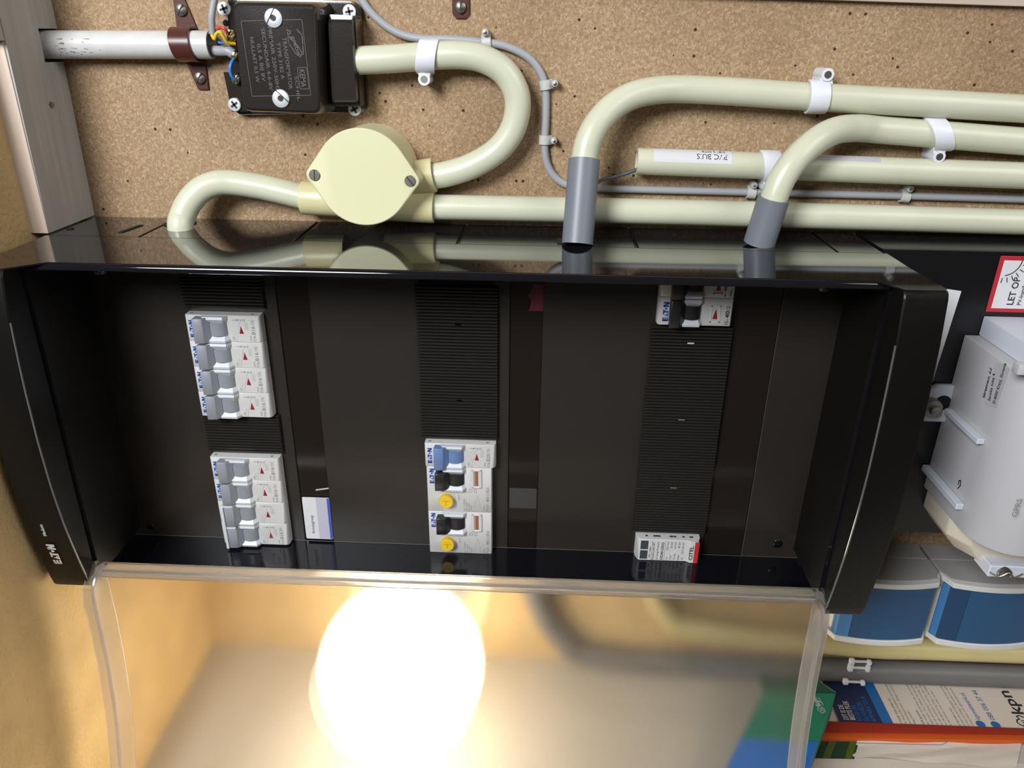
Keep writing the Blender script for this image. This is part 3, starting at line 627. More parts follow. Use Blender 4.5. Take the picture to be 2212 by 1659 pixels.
for x, y in ((208, 580), (1785, 620)):
    p = at(x, y, .115); MB().lathe(Fr((p.x, VT-.0046, .112), (1, 0, 0), (0, 0, 1), 1), [(.0035, 0), (.003, .0018), (.0002, .0025)], 18).build('latch_knob', 'black', cab)
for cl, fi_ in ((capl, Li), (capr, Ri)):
    MB().tube([(fi_(v)+(.0002 if cl is capl else -.0002), v, w-.0004) for v, w in prof[3:]], .00055, 8).build('edge_glint', 'edgeglint', cl, org=eo)  # pale tube painted as the lamp's glint along the cap edge
MB().tube([(pr_-.0002, VT-.03, PWn+.0002), (pr_-.0002, VB+.005, PWn+.0002)], .0003, 6).build('panel_edge', 'edgegrey', cab)
MB().tube([(pl+.0002, VT-.03, PWn+.0002), (pl+.0002, VB+.005, PWn+.0002)], .00022, 6).build('panel_edge', 'edgegrey', cab)
MB().tube([(.1494, VT-.02, PWn+.0001), (.1494, VB+.005, PWn+.0001)], .0002, 6).build('panel_edge', 'edgegrey', cab)
MB().tube([(pl, VB+.0047, PWn+.0001), (pr_, VB+.0047, PWn+.0001)], .00022, 6).build('panel_edge', 'edgegrey', cab)
# panel plates separated by label channels
segs = [(pl, -.1687), (-.1478, -.0196), (.0012, .1210), (.1494, pr_)]
for a, c in segs:
    MB().box((a, VB+.0046, PWn-.002), (c-.0002, VT-.0046, PWn)).build('panel_plate', 'panel', cab, bevel=.0003, seg=1)
for a, c in ((-.1687, -.1478), (-.0196, .0012), (.1210, .1494)):
    MB().box((a, VB+.0046, PWn-.0035), (c-.0002, VT-.0046, PWn-.0012)).build('label_channel', 'smoked', cab)
# painted red reflection and grey slips behind the smoked strip of row two
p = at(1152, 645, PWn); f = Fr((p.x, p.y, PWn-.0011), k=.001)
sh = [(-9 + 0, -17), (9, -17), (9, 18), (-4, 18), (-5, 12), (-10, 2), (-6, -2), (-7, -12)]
MB().prism([(x*.55+2, y*.5) for x, y in sh], 0, .1, f).build('reflection_patch', 'redreflection', cab, label='dull red reflection painted in the smoked strip')
p = at(1130, 1080, PWn); MB().box((-.0188, p.y-.0075, PWn-.0011), (.0004, p.y+.009, PWn-.0009)).build('grey_slip', mat('grey_slip', (.045, .042, .04), .4), cab)
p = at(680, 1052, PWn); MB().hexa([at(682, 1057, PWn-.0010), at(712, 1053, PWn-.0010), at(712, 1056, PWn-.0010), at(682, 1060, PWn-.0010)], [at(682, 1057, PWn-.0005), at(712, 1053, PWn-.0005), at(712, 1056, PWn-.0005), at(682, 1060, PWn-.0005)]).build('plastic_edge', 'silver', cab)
# maker's mark on the left cap
def capframe(x, y, lift=.0005):
    u_, v_ = solve_u(x, y); sl = (pw(v_+.004)-pw(v_-.004))/.008; xd = _n((Lo(0)*0+(Lo(v_+.01)-Lo(v_))/.01, 1, sl)); return Fr((u_, v_, pw(v_)+lift), xd, _n(Vector((-1, 0, 0))-xd*Vector((-1, 0, 0)).dot(xd)), .001)
f = capframe(137, 1217, .0006); logo(MB(), f, 17.5, 5.2).build('maker_mark', 'silver', capl, org=eo)
f = capframe(102.5, 1157, .0005); text(MB(), 'Medusa', f, 3.2, .03, 9.6, 0).build('model_lettering', 'silver', capl, org=eo)
# ---------------------------------------- transparent cover, swung open below
HG = at(215, 1213, .113); CA = math.radians(10)
dvec = Vector((0, -math.cos(CA), math.sin(CA))); nvec = Vector((0, math.sin(CA), math.cos(CA)))   # along, and towards viewer
hv0 = Vector((0, HG.y, .113))
def ad(x, y, off):                                        # point on the plane off metres in front of the cover sheet
    q = ray(x, y); c0_ = Vector((0, 0, D)); t_ = ((hv0+nvec*off)-c0_).dot(nvec)/q.dot(nvec); return c0_+q*t_
def dcoord(p, off=0): return (p.x, (p-hv0).dot(dvec))
cv = MB()
Lc, Rc = -.2805, .1790                                   # sheet edges
SL = .215
def dp(u, s, o):                                          # gentle outward bulge away from the viewer
    bul = -.011*math.sin(math.pi*min(max(s/SL, 0), 1)); return hv0+dvec*s+nvec*(o+bul)+Vector((u, 0, 0))
rs = []
N_ = 18
for k in range(N_+1):
    s = SL*k/N_; rs.append([dp(Lc, s, 0), dp(Rc, s, 0), dp(Rc, s, .0022), dp(Lc, s, .0022)])
cover = cv.loft(rs).build('clear_cover', 'frost', cab, smooth=50, label='transparent frosted cover swung open below the cabinet')
def rim(u0, u1, h0, h1, flare):
    rs = []
    for k in range(N_+1):
        s = SL*k/N_; e = min(1, s/.014); h = h0+(h1-h0)*e
        rs.append([dp(u0, s, .0023), dp(u1, s, .0023), dp(u1+flare, s, h), dp(u0+flare, s, h)])
    MB().loft(rs).build('side_rim', 'clear', cover, org=eo, bevel=.0003, seg=1)
rim(Lc, Lc+.0022, .008, .0195, -.001); rim(Rc-.0022, Rc, .008, .018, .001)
def rim2(u0, u1, h):
    rs = []
    for k in range(N_+1):
        s = SL*k/N_; e = min(1, s/.014); hh = .006+(h-.006)*e; rs.append([dp(u0, s, hh-.0018), dp(u1, s, hh-.0018), dp(u1, s, hh), dp(u0, s, hh)])
    MB().loft(rs).build('rim_lip', 'clear', cover, org=eo)
rim2(Lc-.0062, Lc+.0006, .0200); rim2(Rc-.0006, Rc+.0040, .0175)
b = MB().loft([[dp(u, 0, .0005), dp(u, .0022, .0005), dp(u, .0032, .0095), dp(u, -.0002, .0100)] for u in (Lc+.004, -.15, 0, .1, Rc-.004)]); b.build('hinge_rim', 'clear', cover, org=eo, bevel=.0004, seg=1)
b = MB().loft([[dp(u, .0025, .0085), dp(u, .0062, .0085), dp(u, .0062, .0105), dp(u, .0025, .0105)] for u in (Lc+.003, -.15, 0, .1, Rc-.003)]); b.build('hinge_lip', 'clear', cover, org=eo, bevel=.0004, seg=1)
for u0, sg in ((Lc, -1), (Rc, 1)):
    b = MB().hexa([dp(u0-sg*.004, -.0002, .001), dp(u0-sg*.004, .003, .001), dp(u0+sg*.0025, .010, .001), dp(u0+sg*.0025, .006, .001)], [dp(u0-sg*.004, -.0002, .011), dp(u0-sg*.004, .003, .011), dp(u0+sg*.0035, .010, .013), dp(u0+sg*.0035, .006, .013)])
    b.build('corner_web', 'clear', cover, org=eo, bevel=.0005, seg=1)
    o = dp(u0+sg*.001, .0005, .004); MB().cyl(o, (sg, 0, 0), .0028, .006, 16).build('hinge_pin', 'clear', cover, org=eo)
# ------------------------------------------------------------------ blanking strips
def strip(label, u0, u1, v0, v1):
    n = max(3, round((v1-v0)/.00220)); o = Vector(((u0+u1)/2, (v0+v1)/2, PWn)); t = thing('blanking_strip', label, 'blanking strip', o)
    MB().box((u0+.0008, v0, PWn+.0001), (u1-.0008, v1, PWn+.0008)).build('backing', 'void', t)
    b = MB(); p = (v1-v0)/n
    for k in range(n):
        c = v0+p*(k+.5); b.loft([[(u, c-p*.32, PWn+.0008), (u, c+p*.32, PWn+.0008), (u+e, c+p*.22, PWn+.0034), (u+e, c-p*.22, PWn+.0034)] for u, e in ((u0, .0010), (u1, -.0006))])
    b.build('ribs', 'rib', t, kind='stuff')
def vv(x, y): return at(x, y, .050).y
strip('ribbed black filler strip above the upper breakers of the left row', -.2297, -.1758, vv(393, 663), VT-.0065)
strip('short ribbed black filler strip between the two breaker blocks of the left row', -.2300, -.1758, vv(446, 974), vv(437, 891))
strip('wide ribbed black filler strip of the middle row, above the blue-levered breaker', -.0797, -.0269, vv(907, 945), vv(897, 616))
strip('longest ribbed black filler strip, in the right row under the main switch', .0690, .1210, vv(1365, 1147), vv(1406, 702))
p = at(985, 612, .05); MB().box((-.077, -.1416, PWn+.0002), (-.030, VT-.0065, PWn+.0006)).build('open_slot', 'void', cab, label='open slot above the middle filler strip')
for x, y in ((990, 701), (993, 864), (1492, 742), (1472, 905), (1455, 1052)):
    o = at(x, y, .0506); MB().box((-.0022, -.0007, 0), (.0022, .0007, .0008), Fr(o, k=1)).build('catch_nib', 'silver' if x > 1200 else 'black', cab, bevel=.0003, seg=1)
# ------------------------------------------------------------------ breakers (units mm around the centre of each footprint)
FC = 8.0                                                  # face height over the panel
BODY = [(-23, .3), (-23, 7.2), (-22.3, 8), (22.6, 8), (23.9, 7.6), (24.8, 6.6), (25.2, 5), (25.3, .3)]
def handle(t, fr, bc, lev, hw=8.3):                       # cheeks, drum and lever centred on bc
    b = MB().tube([fr(-2.6, bc-4.2, 4.5), fr(-2.6, bc+4.2, 4.5)], .0072, 28); b.build('drum', lev, t)
    for s in (1, -1):
        trap = lambda bb, top, x0, x1: [fr(-12.5+x0, bc+bb, FC), fr(4.8-x1, bc+bb, FC), fr(2.6-x1, bc+bb, top), fr(-10.5+x0, bc+bb, top)]
        k = MB().loft([trap(s*8.75, FC+3.6, 0, 0), trap(s*7.2, FC+4.1, 0, 0), trap(s*3.9, FC+1.4, 2.2, 1.0)]); k.build('cheek', 'mcbwhite', t, smooth=20)
    prof_ = [(-15.9, FC+.1), (-16.2, FC+6.4), (-15.7, FC+6.9), (-9.9, FC+6.3), (-9.4, FC+5.6), (-6.5, FC+2.6), (-8.5, FC+.1)]
    MB().loft([[fr(a, bc-hw, c) for a, c in prof_], [fr(a, bc+hw, c) for a, c in prof_]]).build('lever', lev, t, bevel=.0003, seg=1)
def marks(b, fr, bc, a0=7.5):
    b.stroke([(a0, bc+6), (a0+4.5, bc+6)], .28, fr, FC); b.stroke([(a0+3.4, bc+6.5), (a0+2.4, bc+6), (a0+3.4, bc+5.5)], .3, fr, FC); b.stroke([(a0+5.0, bc+6.5), (a0+6, bc+6), (a0+5.0, bc+5.5)], .3, fr, FC)
    b.stroke([(a0+7.4+.6*math.cos(k*math.pi/5), bc+6+.6*math.sin(k*math.pi/5)) for k in range(11)], .22, fr, FC)
def TF(fr, a, bb): return Fr(fr(a, bb, FC), TX, TY, .001)
def mcb(t, fr, bc, lev='lever', rating='B16', mark=True, first=True, sub='/1N'):
    MB().prism(BODY, bc-8.92, bc+8.92, fr, 'b').build('body', 'mcb', t, bevel=.00022, seg=1, smooth=40)
    handle(t, fr, bc, lev)
    b = MB()
    if mark: logo(b, TF(fr, -18.2, bc-6.3), 11.6, 2.9)
    if b.v: b.build('maker_mark', 'logo', t)
    b = MB().prism([(12.4, bc+2.0), (11.0, bc-3.2), (13.9, bc-3.2)], FC+.02, FC+.12, fr); b.build('indicator', 'redmark', t)
    b = MB()
    if rating:
        text(b, rating, TF(fr, 21.4, bc-3.6), 3.5, .05, 5.6); text(b, sub, TF(fr, 21.4, bc+2.4), 3.3, 0, 3.6)
        text(b, 'PLN6-', TF(fr, 21.4, bc-8.2), 2.8, 0, 4.2); text(b, 'xPole', TF(fr, 18.6, bc-8.0), 1.9, 0, 3.6)
        text(b, '~230V', TF(fr, 7.2, bc-8.2), 1.5, 0, 3.0)
    marks(b, fr, bc); b.build('rating_print', 'greyink', t)
    b = MB().stroke([(8.6, bc-8.6), (11.9, bc+4.2), (12.4, bc+4.8)], .22, fr, FC).stroke([(7.6, bc-7.4), (8.0, bc-3.4), (8.8, bc-2.4)], .16, fr, FC)
    b.stroke([(15.2, bc+4.4), (17.0, bc+4.4), (17.0, bc-.4), (15.2, bc-.4), (15.2, bc+4.4)], .18, fr, FC); b.stroke([(16.1, bc+3.6), (16.1, bc+.2)], .5, fr, FC); b.build('fine_print', 'lightink', t)
    if first:
        for a in (-19.8, 19.6): MB().cyl(fr(a, bc+8.93, 4.6), (0, 1, 0), .0011, .0001, 12).build('side_dimple', 'lever', t)
UC1, UC2, UC3 = -.2036, -.0534, .0946
def org(u, v): return Vector((u, v, PWn))
v1s = [-.1634-.009-.01805*k for k in range(4)]
o = org(UC1, v1s[0]); br = thing('circuit_breaker', 'white breaker with grey lever, topmost of the upper four in the left row', 'circuit breaker', o, 'single breakers of the left row'); mcb(br, Fr(o), 0)
for k, l in ((1, 'second of the upper four in the left row'), (2, 'third down of the upper four in the left row'), (3, 'lowest of the upper four in the left row')):
    copy_tree(br, org(UC1, v1s[k]), 'white breaker with grey lever, '+l)
vb0 = -.2672-.009
copy_tree(br, org(UC1+.0003, vb0), 'white breaker with grey lever, topmost of the lower block in the left row')
copy_tree(br, org(UC1+.0003, vb0-.01805), 'white breaker with grey lever, just above the linked double breaker')
o = org(UC1+.0003, vb0-.01805*2.5); db = thing('double_breaker', 'double breaker with a white link bar across its two levers, bottom of the left row', 'circuit breaker', o); fr = Fr(o)
mcb(db, fr, 9.0, rating=None, mark=False, first=False); mcb(db, fr, -9.0, mark=False, first=False, sub='/2PN')
b = MB().box((-18.3, -17.6, FC+.2), (-16.4, 17.4, FC+7.4), fr); b.box((-16.4, -.35, FC+5.2), (-9.6, .35, FC+7.2), fr); b.box((-18.3, 17.0, FC+2), (-10, 17.6, FC+6.5), fr); b.build('link_bar', 'mcbwhite', db, bevel=.0003, seg=1)
b = MB()
for k in (-14.5, -11, -8): b.box((-20.4, k, FC), (-19.2, k+1.6, FC+.12), fr)
b.build('maker_mark', 'logo', db, label='mostly hidden blue maker mark')
# row two
v2 = -.2512
o = org(UC2, v2-.009); bb_ = thing('circuit_breaker', 'white breaker with a blue lever, top of the middle row', 'circuit breaker', o); mcb(bb_, Fr(o), 0, 'levblue', 'B20')
def rcd(o, label):
    t = thing('residual_current_switch', label, 'residual current switch', o, 'residual current switches'); fr = Fr(o)
    BD = [(-22.5, .3), (-22.5, 7.4), (-21.9, 8), (21.8, 8), (22.4, 7.4), (22.5, .3)]
    MB().prism(BD, -17.9, 17.9, fr, 'b').build('body', 'mcb', t, bevel=.0003, seg=1)
    handle(t, fr, 9.2, 'levblack', 6.6)
    logo(MB(), TF(fr, -17.4, 4.6), 11.8, 3.1).build('maker_mark', 'logo', t)
    MB().lathe(Fr(fr(-9.0, -7.6, FC), k=.001), [(5.8, 0), (5.8, .5), (5.4, .8), (5.2, .6)], 28).build('button_ring', 'mcb', t)
    tb = MB().lathe(Fr(fr(-9.0, -7.6, FC), k=.001), [(4.9, .3), (4.9, 4.6), (4.5, 5.1), (.1, 5.1)], 28).build('test_button', 'ybtn', t)
    f2 = Fr(fr(-9.0, -7.6, FC+5.1), TX, TY, .001); b = MB().stroke([(0-1.4, -1.9), (1.4, -1.9)], .01, f2); b = MB().stroke([(-1.6, 0), (1.3, 0)], .35, Fr(f2.o, (0, 1, 0), (-1, 0, 0), .001)).stroke([(1.3, -2.2), (1.3, 2.2)], .35, Fr(f2.o, (0, 1, 0), (-1, 0, 0), .001)); b.build('button_letter', mat('button_relief', (.42, .25, .01), .4) if 'button_relief' not in bpy.data.materials else bpy.data.materials['button_relief'], tb, org=t['_o'])
    b = MB()
    for q in ((8.2, 15.4, 15.6, 16.8), (8.2, 2.0, 15.6, 3.4), (8.2, 2.0, 10.2, 16.8), (13.6, 2.0, 15.6, 16.8)): b.box((q[0], q[1], FC), (q[2], q[3], FC+1.0), fr)
    b.build('window_frame', 'mcb', t, bevel=.0004, seg=1); MB().box((10.8, 3.6, FC+.02), (13.0, 15.2, FC+.2), fr).build('flag', 'rbrown', t)
    b = MB(); text(b, 'TEST', TF(fr, .3, -8.8), 1.9, 0, 4.9)
    for k, s in enumerate(('Inc = 10000A', 'Idn = 0,03A', 'In = 40A', '~230V')): text(b, s, TF(fr, 3.6+k*1.6, -16.8), 1.4, 0, (9.6, 7.6, 6.0, 4.6)[k])
    text(b, '40', TF(fr, 20.6, -9.4), 3.0, .05, 4.2); text(b, '/2/', TF(fr, 20.6, -5.0), 2.8, 0, 3.0); text(b, '003-A', TF(fr, 20.6, -1.8+.0), 3.0, .05, 6.0-1.4); text(b, 'PXF-', TF(fr, 20.6, -16.9), 2.8, 0, 6.6); text(b, 'xPole', TF(fr, 17.6, -16.6), 1.9, 0, 4.2)
    b.stroke([(0, 1.2), (3.0, 1.2)], .25, fr, FC); b.stroke([(4.2+.7*math.cos(k*math.pi/5), 1.0+.7*math.sin(k*math.pi/5)) for k in range(11)], .22, fr, FC)
    b.stroke([(7.6+1.3*math.cos(k*math.pi/3), -.6+1.3*math.sin(k*math.pi/3)) for k in range(7)], .3, fr, FC).stroke([(10.2, -1.8), (11.8, -1.8), (11.8, .8), (10.2, .8), (10.2, -1.8)], .25, fr, FC)
    b.build('rating_print', 'greyink', t)
    MB().stroke([(9.0, -17.4), (12.4, -4.6), (15.6, -17.4)], .22, fr, FC).build('fine_print', 'lightink', t)
    return t
o = org(UC2+.0002, v2-.0181-.018); r1 = rcd(o, 'black-levered switch with yellow test button, directly under the blue-levered breaker')
copy_tree(r1, o-Vector((0, .0362, 0)), 'black-levered switch with yellow test button, lowest in the middle row')
# row three
o = org(UC3, -.1443); ms = thing('main_switch', 'two-pole main switch with black levers, partly under the cabinet rim', 'main switch', o); fr = Fr(o)
BD = [(-22.6, .3), (-22.6, 6.0), (-21.4, 8), (22.0, 8), (22.6, 7.4), (22.8, .3)]
for bc in (9.05, -9.05):
    MB().prism(BD, bc-8.95, bc+8.95, fr, 'b').build('body', 'mcb', ms, bevel=.0003, seg=1); handle(ms, fr, bc, 'levblack', 8.8)
    b = MB()
    for q in ((9.6, bc-6.6, 15.4, bc-5.8), (9.6, bc+3.6, 15.4, bc+4.2), (9.6, bc-6.6, 10.2, bc+4.2), (14.8, bc-6.6, 15.4, bc+4.2)): b.box((q[0], q[1], FC), (q[2], q[3], FC+.35), fr)
    b.build('window_frame', 'mcbwhite', ms); MB().prism([(12.6, bc+2.4), (11.0, bc-4.4), (14.0, bc-4.4)], FC+.02, FC+.14, fr).build('indicator', 'redmark', ms)
logo(MB(), TF(fr, -16.2, -15.6), 12.4, 3.4).build('maker_mark', 'logo', ms)
b = MB(); text(b, 'IS-', TF(fr, 21.0, -16.8), 3.3, 0, 3.6); text(b, '40', TF(fr, 21.0, -12.6), 3.5, .08, 4.6); text(b, '/2', TF(fr, 21.0, -7.6), 3.3, 0, 2.8); text(b, 'Ie = 40A', TF(fr, 17.6, 1.2), 2.2, .03, 6.4); text(b, '415V~', TF(fr, 21.0, 1.2), 1.9, .03, 4.6); b.build('rating_print', 'ink', ms)
# surge protector
pa, pb = at(1377, 1158, .054), at(1514, 1207, .054)
o = org(.0945, -.3313); sp = thing('surge_protector', 'white surge protector with a red band, bottom of the right row', 'surge protector', o); fr = Fr(o)
b = MB().loft([[fr(a, -9, .3), fr(a, 9, .3), fr(a, 9, c), fr(a, -9, c)] for a, c in ((-22.6, .4), (-22.4, 4.5), (-20.6, 8.8), (-20, 9), (13.2, 9), (15.6, 10.6), (19.5, 10.8), (20.4, 10.2), (22.4, 5.0), (22.6, .4))]); b.build('body', 'mcb', sp, bevel=.0002, seg=1)
for b0 in (.5, -7.8): MB().box((-19.5, b0, 9.02), (-14.2, b0+7.2, 9.2), fr).build('status_window', 'window', sp)
MB().box((18.2, -8.95, 10.75), (21.2, 8.95, 10.95), Fr(fr(0, 0, 0), k=.001)).build('red_band', 'redband', sp)
TG = lambda a, bb, c=9.0: Fr(fr(a, bb, c), TX, TY, .001)
b = MB(); text(b, 'RED = replace', TG(-12.2, -6.5), 1.5, .02, 9.5); text(b, 'Parafoudre BT', TG(-9.4, -8.2), 2.5, 0, 14.8); text(b, 'AC Surge Protector', TG(-6.6, -8.2), 2.1, 0, 15.2); text(b, 'DS240-230/G', TG(-3.2, -8.2), 2.5, .05, 14.8)
for k, (x, y) in enumerate((('Uc', '255 Vac'), ('T2 In', '20 kA'), ('T3 Uoc', '10 kV'), ('Imax', '40 kA'), ('Up', '1.5/1.25 kV'))):
    text(b, x, TG(.2+k*2.7, -8.0), 1.9, 0, (2.2, 3.8, 5.4, 4.4, 2.2)[k]); text(b, y, TG(.2+k*2.7, (0, 2, 2, 2, -3.0)[k]), 1.9, 0, (7.4, 5.4, 5.4, 5.4, 10.4)[k])
b.stroke([(-11.4, -8.3), (-11.4, 8)], .15, fr, 9).stroke([(-2.2, -8.3), (-2.2, 8)], .15, fr, 9); text(b, 'CITEL', TG(17.3, -6.5, 10.75), 3.6, .06, 12.0); b.build('lettering', 'ink', sp)
b = MB()
for q in (-16, -10.5, -7.5, 1, 4, 10, 15): b.box((q, 9.0, 4), (q+1.6+(q % 2), 9.1, 5.6), fr)
b.build('side_print', 'ink', sp)
# paper label beside the double breaker
p = [at(x, y, PWn+.0006) for x, y in ((652, 1074), (712, 1076), (719, 1165), (662, 1163))]
t = thing('label_card', 'small white label card reading fornuisgroep', 'label', ((p[0]+p[2])/2))
cu = sum(q.x for q in p)/4; v0_, v1_ = (p[2].y+p[3].y)/2, (p[0].y+p[1].y)/2; ul_, ur_ = (p[0].x+p[3].x)/2, (p[1].x+p[2].x)/2
MB().prism(rrect([Vector((ul_, v0_)), Vector((ur_, v0_)), Vector((ur_, v1_)), Vector((ul_, v1_))], .001, 3), PWn+.0002, PWn+.0006).build('card', 'paper', t)
wd_ = ur_-ul_; MB().box((ul_+wd_*.50, v0_, PWn+.0006), (ul_+wd_*.9, v1_, PWn+.0007)).build('lilac_field', 'lilac', t); MB().box((ul_+wd_*.9, v0_+.0003, PWn+.0006), (ur_, v1_-.0003, PWn+.0007)).build('blue_edge', 'bluep', t)
text(MB(), 'fornuisgroep', Fr((ul_+wd_*.34, v0_+.0048, PWn+.0006), TX, TY, .001), 3.3, 0, 15.6).build('lettering', 'ink', t)
# ------------------------------------------------------------------ black meter board and what hangs on it
MW = .0465
b = MB().box((UR+.0012, -.3160, .0005), (.60, VT, MW)); tag(b.build('meter_board', 'sheet', bevel=.0005, seg=2), 'black sheet-metal meter board right of the cabinet', 'board')
p = [at(x, y, MW+.0006) for x, y in ((2077, 629), (2004, 858))]
p += [at(x, y, MW+.0006) for x, y in ((1960, 850), (2030, 622))]
b = MB().loft([[(q.x, q.y, MW+h) for q in p] for h in (.0002, .0005)]); tag(b.build('paper_slip', 'paper'), 'plain white slip on the black board, half hidden by the cabinet edge', 'label')
q0 = at(2164, 553, MW+.001); q1 = at(2128, 674, MW+.001)
su0 = (q0.x+q1.x)/2-.0; sv1, sv0 = q0.y, q1.y; sw = .095
t = thing('warning_sign', 'white sign with a red border reading LET OP', 'sign', (su0+.03, (sv0+sv1)/2, MW))
MB().box((su0, sv0, MW+.0002), (su0+sw, sv1, MW+.0009)).build('plate', 'signred', t, bevel=.0003, seg=1)
bw = .0026; MB().box((su0+bw, sv0+bw, MW+.0009), (su0+sw-bw, sv1-bw, MW+.0010)).build('white_field', 'paper', t)
sf = lambda a, bb: Fr((su0+a, sv0+bb, MW+.0010), TX, TY, .001)
b = MB(); text(b, 'LET OP', sf(.0150, .0050), 5.6, .10, 17.5); text(b, 'PV-Installatie aanwezig', sf(.0195, .0050), 3.1, .05, 30); text(b, 'Mogelijk gevaar voor', sf(.0250, .0050), 2.1, .05, 20); text(b, 'aanraking na uitschakelen', sf(.0280, .0050), 2.1, .05, 24)
fs_ = Fr((su0+.0030, sv1-.0030, MW+.0010), (1, 0, 0), (0, -1, 0), .001); fs_.z = Vector((0, 0, 1))
b.stroke([(1.2+9.0*math.cos(a), -1.0+10.0*math.sin(a)) for a in [math.radians(4+k*78/9) for k in range(10)]], .55, fs_)
for k in range(7):
    a = math.radians(2+k*88/6); b.stroke([(1.2+10.6*math.cos(a), -1+11.6*math.sin(a)), (1.2+13.4*math.cos(a), -1+14.4*math.sin(a))], .5, fs_)
b.build('lettering', 'ink', t)
# electricity meter
UM = .2650
mo = Vector((.33, -.23, MW)); t = thing('electricity_meter', 'pale grey electricity meter on the black board', 'electricity meter', mo)
vt_, vb_ = -.1672, -.2780
# body: section in (u,w), rounded towards the front
sec = [(UM, MW+.0004), (UM, .096)]+[(UM+.024-.024*math.cos(k*math.pi/16), .096+.028*math.sin(k*math.pi/16)) for k in range(1, 9)]+[(.47, .126), (.47, MW+.0004)]
MB().loft([[(u, vb_, w) for u, w in sec], [(u, vt_, w) for u, w in sec]]).build('housing', 'meter', t, bevel=.0008, seg=2, smooth=30)
sec2 = [(UM+.0085, MW+.0004), (UM+.0085, .100), (UM+.016, .1165), (.47, .1165), (.47, MW+.0004)]
MB().loft([[(u, vt_+.0003, w) for u, w in sec2], [(u, -.1545, w) for u, w in sec2]]).build('terminal_hood', 'meterlt', t, bevel=.0008, seg=2, smooth=30)
# lower skirt
sec3 = [(UM+.003, MW+.0004), (UM+.003, .080), (UM+.012, .094), (UM+.045, .101), (.47, .101), (.47, MW+.0004)]
MB().loft([[(u+(0 if j else .008)*(1 if u < .4 else 0), v, w) for u, w in sec3] for j, v in ((1, vb_-.0003), (1, -.293), (0, -.3035))]).build('skirt', 'meterbase', t, bevel=.001, seg=2, smooth=30)
# ribs on the left side
for (x0_, y0_), (x1_, y1_), th in (((2047, 882), (2118, 952), .0035), ((1998, 1003), (2075, 1085), .0042)):
    a, c = au(x0_, y0_, UM-.003), au(x1_, y1_, UM-.003)
    MB().box((UM-.0048, a.y-th, max(a.z, MW+.0006)), (UM-.0002, a.y, c.z)).build('side_rib', 'meterlt', t, bevel=.0004, seg=1)
# hanging lug with its screw
l0 = at(2032, 877, MW+.002)
b = MB()
pr2 = [(UM+.002, l0.y+.0155), (UM-.010, l0.y+.0155), (UM-.016, l0.y+.0115), (UM-.017, l0.y-.008), (UM-.013, l0.y-.0105), (UM+.002, l0.y-.0105)]
pr2 = [(UM+.0005, y) if x > UM else (x, y) for x, y in pr2]
b.prism(pr2, MW+.0004, MW+.0045); b.build('hanging_lug', 'meterlt', t, bevel=.0006, seg=1)
MB().cyl((UM-.0045, l0.y+.0035, MW+.0046), (0, 0, 1), .0052, .0003, 20).build('lug_hole', 'void', t)
s_ = MB().lathe(Fr((UM-.0125, l0.y+.0015, MW+.0046), k=1), [(.0058, 0), (.0062, .003), (.0058, .006), (.0034, .0068), (.0032, .0100), (.0022, .0108), (.0001, .0110)], 20).build('lug_screw', 'wax', t)
b = MB()
for body, (xa_, ya_), (xb_, yb_) in (('Iskraemeco, d.d', (2127, 860), (2143, 797)), ('Savska loka 4', (2139, 867), (2150, 808)), ('SI-4000 Kranj, Slovenia', (2149, 874), (2174, 786))):
    A_, B_ = au(xa_, ya_, UM-.0003), au(xb_, yb_, UM-.0003); xd_ = _n(B_-A_); text(b, body, Fr(A_, xd_, Vector((-1, 0, 0)).cross(xd_), .001), 3.6, .05, (B_-A_).length*1000, .1)
P4 = [au(x, y, UM-.0002) for x, y in ((2126, 872), (2152, 881), (2181, 796), (2152, 781))]
MB().loft([P4, [p-Vector((.0001, 0, 0)) for p in P4]]).build('sticker', 'meter', t)
b.build('lettering', 'ink', t)
p = au(2072, 1046, UM-.0004); b = MB(); fk = Fr(p, (0, 1, 0), (0, 0, -1), .001); b.stroke([(-3, 0), (0, -1.6), (3, -.4), (1.8, 1.2), (-.6, .6)], .7, fk); b.build('sealing_mark', 'ink', t)
p = at(2201, 1104, .1265); text(MB(), 'GPRS', Fr((p.x, p.y-.004, .1262), TX, TY, .001), 4.5, 0, 12).build('front_print', 'greyink', t)
p = at(2198, 1138, .103); MB().box((p.x-.010, -.3075, .088), (p.x+.03, -.2990, .1055)).build('seal_block', 'meterlt', t, bevel=.0006, seg=1); screw(t, (p.x-.001, -.3035, .1060), .0042, 'dullsteel', 'slot', .5, .002, dome=.6, name='seal_screw')
MB().tube(smoothpath([(p.x-.010, -.3030, .1065), (p.x-.005, -.3045, .1085), (p.x, -.3010, .1092), (p.x+.004, -.3050, .1085), (p.x+.010, -.3030, .107)], 5), .0005, 6).build('seal_wire', 'dullsteel', t)
p = at(2176, 765, .118); MB().box((p.x+.0075, vt_+.0035, .1130), (p.x+.016, vt_+.0095, .1190)).build('hood_latch', 'meter', t, bevel=.001, seg=2)
